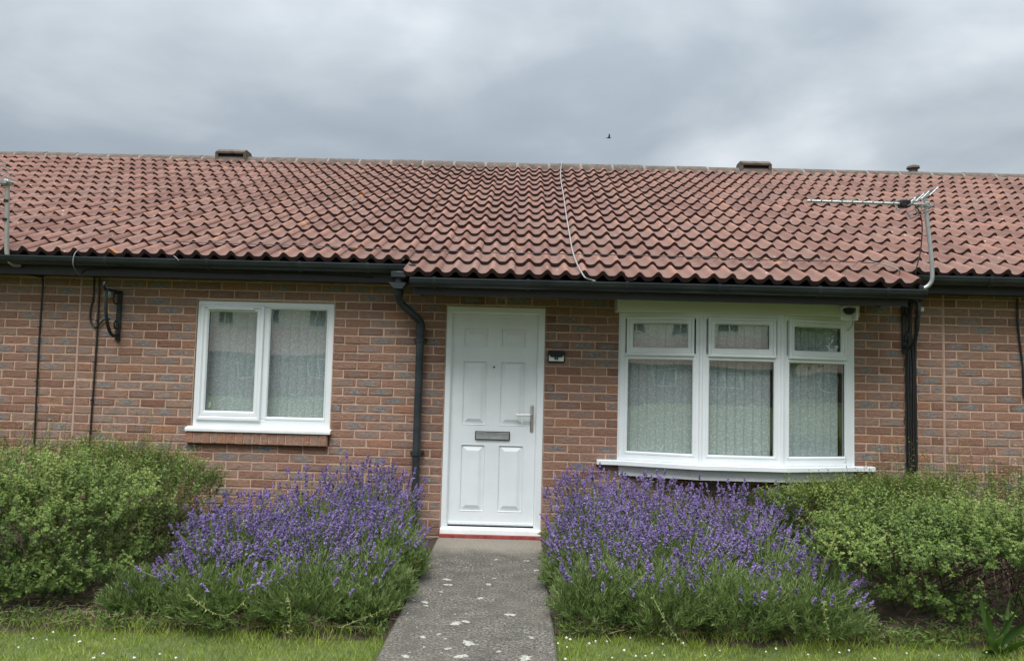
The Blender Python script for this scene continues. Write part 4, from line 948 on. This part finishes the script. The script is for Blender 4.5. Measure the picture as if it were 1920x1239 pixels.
def lavender(name, label, clumps, seed, nfl, nshoot):
    """clumps: (x, y, reach, height). stems splay from each clump; spikes of whorled florets on top"""
    r = np.random.default_rng(seed); c0 = np.mean([c[:2] for c in clumps], 0); root = empty(name, (c0[0], c0[1], GZ), label, 'lavender', 'lavender bushes by the path'); O = np.array(root.location)
    SP0, SP1, LPs, LDs, LLs, LTs, FP, FD, FL, FT = [], [], [], [], [], [], [], [], [], []
    for (x, y, reach, hgt, fl) in clumps:
        n = int(nfl*fl); fr_ = reach*.92; th = r.uniform(0, 2*np.pi, n); rad = np.sqrt(r.random(n))
        b = np.stack([x+.10*reach*np.cos(th)*rad*2.2, y+.10*reach*np.sin(th)*rad*2.2, np.full(n, GZ+.12)], 1)
        tip = np.stack([x+fr_*rad*np.cos(th)+r.normal(0, .03, n), y+fr_*rad*np.sin(th)+r.normal(0, .03, n), hgt*(1-.26*rad**2.2)*r.uniform(.72, 1.10, n)], 1)
        gp = vnoise(tip, 9.0, seed+3) > -.42+.25*r.random(n); tip, b = tip[gp], b[gp]; n = len(tip)
        SP0.append(b+(tip-b)*.22); SP1.append(tip)
        d_ = tip-b; d_ /= np.linalg.norm(d_, axis=1, keepdims=True); d_ = d_*.7+np.array([0, 0, .45])+unit(n, r)*.18; d_ /= np.linalg.norm(d_, axis=1, keepdims=True)
        FP.append(tip); FD.append(d_); FL.append(r.uniform(.028, .055, n)); FT.append(r.beta(2.2, 2, n))
        # leafy shoots of the mound
        m_ = int(nshoot*(.6+.4*fl)); th = r.uniform(0, 2*np.pi, m_); rad = r.random(m_)**.5; rr = reach*.98
        hh = hgt*np.where(fl > .2, .70, 1.0)
        tip = np.stack([x+rr*rad*np.cos(th), y+rr*rad*np.sin(th), np.maximum(GZ+.05, hh*(1-.75*rad**3)*r.uniform(.55, 1.08, m_))], 1)
        b = np.stack([x+rr*.45*rad*np.cos(th), y+rr*.45*rad*np.sin(th), np.full(m_, GZ+.02)], 1)
        k = 15; t = np.linspace(.30, 1, k); tw = r.beta(2, 2, m_)
        CP = b[:, None]+(tip-b)[:, None]*t[None, :, None]; CP = CP.reshape(-1, 3)
        d_ = np.repeat(tip-b, k, 0); d_ /= np.linalg.norm(d_, axis=1, keepdims=True)
        for rep in range(2):
            ld = d_*.8+unit(len(CP), r)*.75+np.array([0, 0, .3]); LPs.append(CP); LDs.append(ld); LLs.append(r.uniform(.025, .050, len(CP)))
            LTs.append(np.clip(.5*np.repeat(tw, k)+.30*np.tile(t, m_)+.3*r.random(len(CP))-.08, 0, 1))
    cat = np.concatenate
    P, Dd, L, T = cat(LPs), cat(LDs), cat(LLs), cat(LTs)
    ok = P[:, 1] < -.03; P, Dd, L, T = P[ok], Dd[ok], L[ok], T[ok]
    V, F = leaves(P, Dd, unit(len(P), r), L, L*.10+.0016, .5, .1); build_np('foliage', V-O, F, M_lavleaf, root, {'tone': np.repeat(T, 4)})['kind'] = 'stuff'
    S0, S1 = cat(SP0), cat(SP1); ok = S1[:, 1] < -.05; S0, S1 = S0[ok], S1[ok]; n = len(S0)
    V, F = rib(S0, S1, r.uniform(.0024, .0044, n), np.stack([r.normal(0, .008, n), r.normal(0, .008, n), np.full(n, .012)], 1)); build_np('flower_stem', V-O, F, M_lavstem, root, {'tone': np.repeat(r.random(n), 9)})['kind'] = 'stuff'
    # spikes
    P, Dd, L, T = cat(FP)[ok], cat(FD)[ok], cat(FL)[ok], cat(FT)[ok]
    octv = np.array([(1,0,0),(-1,0,0),(0,1,0),(0,-1,0),(0,0,1),(0,0,-1)], float); octf = np.array([(0,2,4),(2,1,4),(1,3,4),(3,0,4),(2,0,5),(1,2,5),(3,1,5),(0,3,5)])
    VV, FF, TT, base_ = [], [], [], 0
    K = 6
    for k in range(K):
        f = k/(K-1); off = -.35+1.0*f if k else -.95
        fl = 3
        for j in range(fl):
            a_ = unit(n, r); a_ -= Dd*(a_*Dd).sum(1, keepdims=True); a_ /= np.linalg.norm(a_, axis=1, keepdims=True)
            wide = (.0064*(1-.45*f))*r.uniform(.8, 1.3, n)
            ctr = P+Dd*(L*off)[:, None]+a_*wide[:, None]*.9+unit(n, r)*.0012
            rot = unit(n*2, r).reshape(n, 2, 3); e1 = rot[:, 0]; e2 = np.cross(e1, rot[:, 1]); e2 /= np.linalg.norm(e2, axis=1, keepdims=True); e3 = np.cross(e1, e2)
            sz = (.0066*(1-.3*f)*r.uniform(.7, 1.35, n))[:, None, None]
            o_ = octv[None, :, :1]*e1[:, None]+octv[None, :, 1:2]*e2[:, None]+octv[None, :, 2:]*e3[:, None]*1.5
            V = ctr[:, None]+o_*sz; VV.append(V.reshape(-1, 3)); FF.append((octf[None]+(np.arange(n)*6)[:, None, None]).reshape(-1, 3)+base_); base_ += n*6
            TT.append(np.repeat(np.clip(T*.6+.45*r.random(n)-.05, 0, 1), 6))
    build_np('flower_spike', cat(VV)-O, cat(FF), M_lavflower, root, {'tone': cat(TT)})['kind'] = 'stuff'
    return root
LEFT = [(-1.60, -1.62, .48, .45, 1.15), (-1.10, -1.66, .46, .43, 1.05), (-.80, -1.40, .40, .46, .75), (-1.74, -1.22, .42, .50, .7), (-1.25, -1.15, .45, .54, .75), (-.84, -.95, .38, .56, .6), (-.90, -.55, .40, .66, .75), (-1.45, -.62, .45, .60, .4), (-1.15, -.32, .35, .66, .35),
        (-1.66, -2.08, .34, .31, .22), (-1.98, -2.10, .26, .20, .03), (-1.42, -2.13, .40, .33, .24), (-1.0, -2.13, .38, .31, .20), (-.70, -1.92, .32, .33, .20), (-1.90, -1.42, .26, .42, .35), (-.68, -2.15, .24, .2, .0), (-.62, -1.35, .26, .34, .12), (-1.76, -1.80, .28, .30, .2)]
RIGHT = [(.84, -1.62, .44, .44, .75), (1.32, -1.62, .48, .44, .85), (1.82, -1.62, .45, .42, .6), (.78, -1.15, .42, .54, .9), (1.32, -1.10, .48, .54, .9), (1.86, -1.15, .48, .52, .75), (.78, -.60, .40, .68, .9), (1.30, -.55, .42, .62, .65), (1.85, -.50, .45, .58, .45), (2.20, -.55, .40, .56, .35),
         (.70, -2.03, .32, .31, .16), (1.08, -2.08, .38, .33, .20), (1.48, -2.10, .38, .33, .20), (1.90, -2.10, .40, .30, .20), (2.12, -1.75, .32, .28, .10), (.60, -1.45, .24, .36, .25)]
lavender('lavender_bush', 'purple flowering lavender bush left of the concrete path, below the two-pane window', LEFT, 31, 210, 520)
lavender('lavender_bush', 'purple flowering lavender bush right of the concrete path, below the bay window', RIGHT, 32, 235, 520)

# stray weeds
def weed(pts, label, seed, r0=.0026):
    r = np.random.default_rng(seed); P = smooth_path(pts, 8); root = empty('trailing_weed', (P[0][0], P[0][1], P[0][2]), label, 'weed', 'trailing weeds over the plants'); O = np.array(root.location)
    a = MB(); a.tube([p-Vector(O) for p in P], [r0*(1-.6*i/len(P)) for i in range(len(P))], 5); ob = a.build('stem', M_weed, root, True)
    A = np.array([tuple(p) for p in P]); i = r.integers(0, len(A), 60); V, F = leaves(A[i]-O, unit(60, r), unit(60, r), r.uniform(.012, .026, 60), r.uniform(.004, .007, 60)); build_np('leaflets', V, F, M_weed, root, {'tone': np.repeat(r.random(60), 4)})['kind'] = 'stuff'
weed([at(545, 1215, -2.53), at(543, 1180, -2.55), at(545, 1145, -2.54), at(538, 1110, -2.50)], 'upright yellow weed stem in front of the left lavender', 1)
weed([at(352, 1112, -2.47), at(372, 1130, -2.52), at(400, 1148, -2.54), at(432, 1150, -2.52), at(470, 1112, -2.42)], 'curved yellow weed stem sagging across the left lavender front', 2)
weed([at(640, 1175, -2.42), at(690, 1155, -2.37), at(730, 1140, -2.27)], 'pale weed stem leaning by the left path edge', 3)
weed([at(450, 985, -1.75), at(470, 965, -1.70), at(500, 940, -1.60), at(525, 925, -1.55)], 'pale yellow weed stem among the left flower spikes', 4)
weed([at(1555, 1220, -2.45), at(1552, 1180, -2.47), at(1545, 1140, -2.45), at(1546, 1125, -2.40)], 'upright yellow weed stem at the right lavender end', 5)
weed([at(1540, 1075, -2.15), at(1548, 1050, -2.17), at(1560, 1020, -2.17), at(1566, 1003, -2.10)], 'thick pale weed stem against the right shrub', 6, .005)
weed([at(1645, 988, -2.25), at(1668, 1005, -2.30), at(1690, 1030, -2.31), at(1712, 1052, -2.25)], 'pale drooping bramble shoot across the right shrub', 7, .0045)
weed([at(1225, 1120, -2.40), at(1240, 1150, -2.48), at(1262, 1185, -2.50), at(1285, 1210, -2.52)], 'thin weed stem drooping in front of the right lavender', 8)
# broad-leaved dock at the right
o = empty('dock_plant', tuple(at(1868, 1218, -2.28)), 'broad-leaved green dock weed in front of the right shrub', 'weed'); O = Vector(o.location)
def dock_leaf(base, tip, wd, seed):
    r = np.random.default_rng(seed); b, t = Vector(base), Vector(tip); d_ = t-b; side = d_.cross(Vector((.1, -1, .2))).normalized(); nrm = side.cross(d_).normalized()
    vs, fs = [], []; n = 9
    for i in range(n):
        f = i/(n-1); c = b+d_*f+nrm*.10*d_.length*math.sin(f*3.1)*-.5; w_ = wd*(math.sin(math.pi*min(1, f*.92+.06))**.8)*(1+.12*math.sin(i*2.3+seed))
        vs += [c-side*w_+nrm*.012, c, c+side*w_+nrm*.012]
    for i in range(n-1):
        for k in range(2): fs.append((i*3+k, i*3+k+1, i*3+k+4, i*3+k+3))
    ob = build_np('leaf', [tuple(v-O) for v in vs], np.array(fs), M_dock, o, {'tone': np.full(len(vs), r.random())}, smooth=True)
g0 = at(1868, 1218, -2.28)
for i, (px_, py_, Y, wd) in enumerate(((1833, 1080, -2.06, .022), (1848, 1120, -2.12, .026), (1905, 1120, -2.1, .02), (1935, 1135, -2.14, .03), (1850, 1170, -2.25, .028), (1880, 1165, -2.2, .03), (1925, 1175, -2.22, .03), (1838, 1200, -2.22, .02), (1890, 1100, -2.0, .02))):
    dock_leaf(g0+Vector((tr.normal(0, .02), tr.normal(0, .02), -.02)), at(px_, py_+22, Y-.20), wd*.8, i)
# dry straw and twigs at the foot of the plants
def straw(n, x0, x1, y0, y1, seed):
    r = np.random.default_rng(seed); P = np.stack([r.uniform(x0, x1, n), r.uniform(y0, y1, n), r.uniform(GZ+.025, GZ+.05, n)], 1); d_ = unit(n, r); d_[:, 2] = np.abs(d_[:, 2])*.22; return rib(P, P+d_*r.uniform(.03, .16, n)[:, None], r.uniform(.0012, .004, n), np.stack([r.normal(0, .01, n), r.normal(0, .01, n), r.random(n)*.015], 1))
parts_ = [straw(1300, -4.2, -1.5, -2.36, -1.7, 1), straw(500, -1.5, -.5, -2.36, -2.0, 2), straw(700, .5, 4.2, -2.26, -1.9, 3)]
V, F, b0 = [], [], 0
for v_, f_ in parts_: V.append(v_); F.append(f_+b0); b0 += len(v_)
tag(build_np('dry_straw', np.concatenate(V), np.concatenate(F), M_straw), 'dry straw and dead twigs under the bushes', 'straw', kind='stuff')
# low weeds creeping along the front of the beds
r = np.random.default_rng(55); n = 9000; gx = r.uniform(-4.8, 4.6, n); ef = np.where(gx < 0, -2.36, -2.24); gy = ef+np.abs(r.normal(0, .13, n))-.03
ok = ~((gx > -.50) & (gx < .46)) & (vnoise(np.stack([gx, gy, gx*0], 1), 7, 8) > -.25); gx, gy = gx[ok], gy[ok]; n = len(gx)
P = np.stack([gx, gy, np.full(n, GZ+.01)+r.random(n)**2*.07], 1); d_ = unit(n, r); d_[:, 2] = np.abs(d_[:, 2])*.6+.15
V, F = leaves(P, d_, unit(n, r), r.uniform(.018, .05, n), r.uniform(.006, .016, n), .5, .15)
tag(build_np('ground_weeds', V, F, M_shrub, None, {'tone': np.repeat(np.clip(.1+.5*r.random(n), 0, 1), 4)}), 'low green weeds along the front edge of the beds', 'weeds', kind='stuff')
# lawn grass
n = 150000; r = np.random.default_rng(77)
gx = r.uniform(-5.2, 5.2, n); gy = -2.06-r.random(n)**1.15*2.8
edge = np.where(gx < 0, -2.36, -2.24)+.05*np.sin(gx*3.1)+.03*np.sin(gx*7.7)+.03*np.sin(gx*31)
ok = (gy < edge+.17*r.random(n)**2.2) & ~((gx > -.476) & (gx < .432)); gx, gy, edge = gx[ok], gy[ok], edge[ok]; n = len(gx)
P = np.stack([gx, gy, np.where(gy > edge-.01, GZ+.012, GZ-.02)], 1); d_ = unit(n, r)*.75; d_[:, 2] = np.abs(d_[:, 2])*.5+.75
pat = vnoise(P, 5, 41); L = r.uniform(.022, .052, n)*(1+.35*pat)*np.where((np.abs(gx+.02) < .62) | (gy > edge-.12), 1.6, 1)
V, F = leaves(P, d_, unit(n, r), L, r.uniform(.0022, .0042, n), .35, .15)
tone = np.clip(.45+.22*pat+r.normal(0, .2, n), 0, 1)
tag(build_np('grass', V, F, M_grass, None, {'tone': np.repeat(tone, 4)}), 'short lawn grass along the bottom of the picture', 'grass', kind='stuff')
# white clover heads
VV, FF, b0 = [], [], 0; r = np.random.default_rng(8)
sp = [(px_, py_) for px_, py_ in ((1062,1193),(1046,1204),(1063,1209),(1069,1197),(1105,1208),(1117,1203),(1138,1205),(1182,1196),(1148,1228),(1170,1222),(1192,1227),(1210,1232),(1223,1220),(1246,1224),(1243,1209),(1280,1207),(1322,1225),(1350,1220),(1436,1217),(1455,1218),(1515,1224),(1574,1223),(1592,1217),(1640,1234),(100,1184),(62,1195),(88,1200),(140,1192),(147,1206),(35,1214),(194,1221),(176,1231),(252,1234),(215,1200),(150,1200),(330,1230),(300,1222),(1060,1233),(1700,1226),(1760,1230),(1850,1225))]
for px_, py_ in sp:
    d = r2*((px_-960)/1400) - u2*((py_-619.5)/1400) + fwd; t = (.0-CAM[2])/d.z; c = np.array(Vector(CAM)+d*t); c[2] = .0+r.uniform(-.012, .01)
    s_ = r.uniform(.0045, .0085)
    for k in range(14):
        u_ = unit(1, r)[0]; q = c+u_*s_*.6*np.array([1, 1, .8]); e = s_*.42
        VV.append(q+e*np.array([(1,0,0),(-1,0,0),(0,1,0),(0,-1,0),(0,0,1),(0,0,-1)])); FF.append(np.array([(0,2,4),(2,1,4),(1,3,4),(3,0,4),(2,0,5),(1,2,5),(3,1,5),(0,3,5)])+b0); b0 += 6
tag(build_np('clover_flowers', np.concatenate(VV), np.concatenate(FF), M_petal), 'white clover and daisy heads dotted in the lawn', 'clover', kind='stuff')

# ------------------------------------------------------------------ houses across the green, mirrored in the glass
M_render = noisy('cream_render', (.72, .69, .60), (.78, .76, .67), 2, .9, 0)
M_farroof = noisy('brown_far_roof', (.14, .10, .085), (.20, .15, .125), 3, .9, 0)
M_farbrick = noisy('far_brick', (.24, .15, .11), (.30, .20, .15), 6, .9, 0)
M_farglass = mat('far_window_glass', (.05, .06, .07), .15)
def house(name, label, x0, x1, y0, y1, zw, zr, wallm, wins, cat):
    o = empty(name, ((x0+x1)/2, (y0+y1)/2, 0), label, cat); O = tuple(o.location)
    def p(mb, nm, m_, par=o):
        ob = mb.build(nm, m_, None, loc=O); ob.location = (0, 0, 0); ob.parent = par; return ob
    a = MB(); a.box(x0, x1, y0, y1, GZ, zw); p(a, 'wall', wallm)
    ym = (y0+y1)/2; a = MB(); a.prism([(y0-.4, zw-.1), (ym, zr), (y1+.4, zw-.1), (y1+.4, zw-.25), (ym, zr-.2), (y0-.4, zw-.25)], 'x', x0-.3, x1+.3); p(a, 'roof', M_farroof)
    for (wx, wz, ww, wh) in wins:
        a = MB(); a.frame(wx, wx+ww, wz, wz+wh, .09, -.06, .02, .01); a.box(wx+ww*.5-.04, wx+ww*.5+.04, -.06, .02, wz+.05, wz+wh-.05)
        a.v = [(v[0], y1-v[1], v[2]) for v in a.v]; fo = p(a, 'window', M_white)
        a = MB(); a.box(wx+.05, wx+ww-.05, y1+.005, y1+.02, wz+.05, wz+wh-.05); p(a, 'pane', M_farglass, fo)
house('far_bungalow', 'brown-roofed bungalow row across the green, mirrored in the window glass', -60, 70, -46, -39, 2.5, 4.15, M_farbrick, [(-58+4.1*k, .9, 1.7, 1.25) for k in range(30)], 'bungalow')
house('cream_flats', 'tall cream rendered block behind the far bungalows, mirrored in the window glass', -34, 34, -72, -62, 9.6, 12.5, M_render, [(-32+4.2*k, 5.6, 1.7, 1.8) for k in range(15)], 'flats')

def far_tree(x, y, h, wd, seed, label):
    r = np.random.default_rng(seed); o = empty('tree', (x, y, GZ), label, 'tree', 'trees across the green')
    a = MB(); a.tube([(0, 0, 0), (.1, 0, h*.3), (0, .1, h*.6), (.1, 0, h*.85)], [.28, .22, .14, .05], 8)
    for k in range(5): t = r.uniform(0, 6.28); a.tube([(0, 0, h*(.28+.09*k)), (math.cos(t)*wd*.35, math.sin(t)*wd*.35, h*(.45+.09*k))], [.1, .03], 6)
    a.build('trunk', M_twig, o)
    n = 5200; c = unit(26, r)*np.array([wd*.36, wd*.36, h*.30])*r.uniform(.5, 1, (26, 1))+np.array([0, 0, h*.60]); P = c[r.integers(0, 26, n)]+unit(n, r)*(r.random((n, 1))**.5)*wd*.20
    V, F = leaves(P, unit(n, r), unit(n, r), r.uniform(.25, .5, n), r.uniform(.15, .3, n)); build_np('crown', V, F, M_shrub, o, {'tone': np.repeat(np.clip(.15+.5*r.random(n), 0, 1), 4)})['kind'] = 'stuff'
NM = ('first', 'second', 'third', 'fourth', 'fifth', 'sixth', 'seventh', 'eighth', 'ninth')
for nm, (k, (x, y, h, wd)) in zip(NM, enumerate(((17, -34, 9, 7), (25, -36, 10, 8), (34, -33, 11, 9), (44, -35, 10, 9), (55, -33, 12, 10), (67, -34, 11, 10), (80, -33, 12, 11), (95, -34, 12, 12), (112, -33, 12, 12)))):
    far_tree(x, y, h, wd, 300+k, nm+' tree from the left in the row across the green, mirrored in the bay')
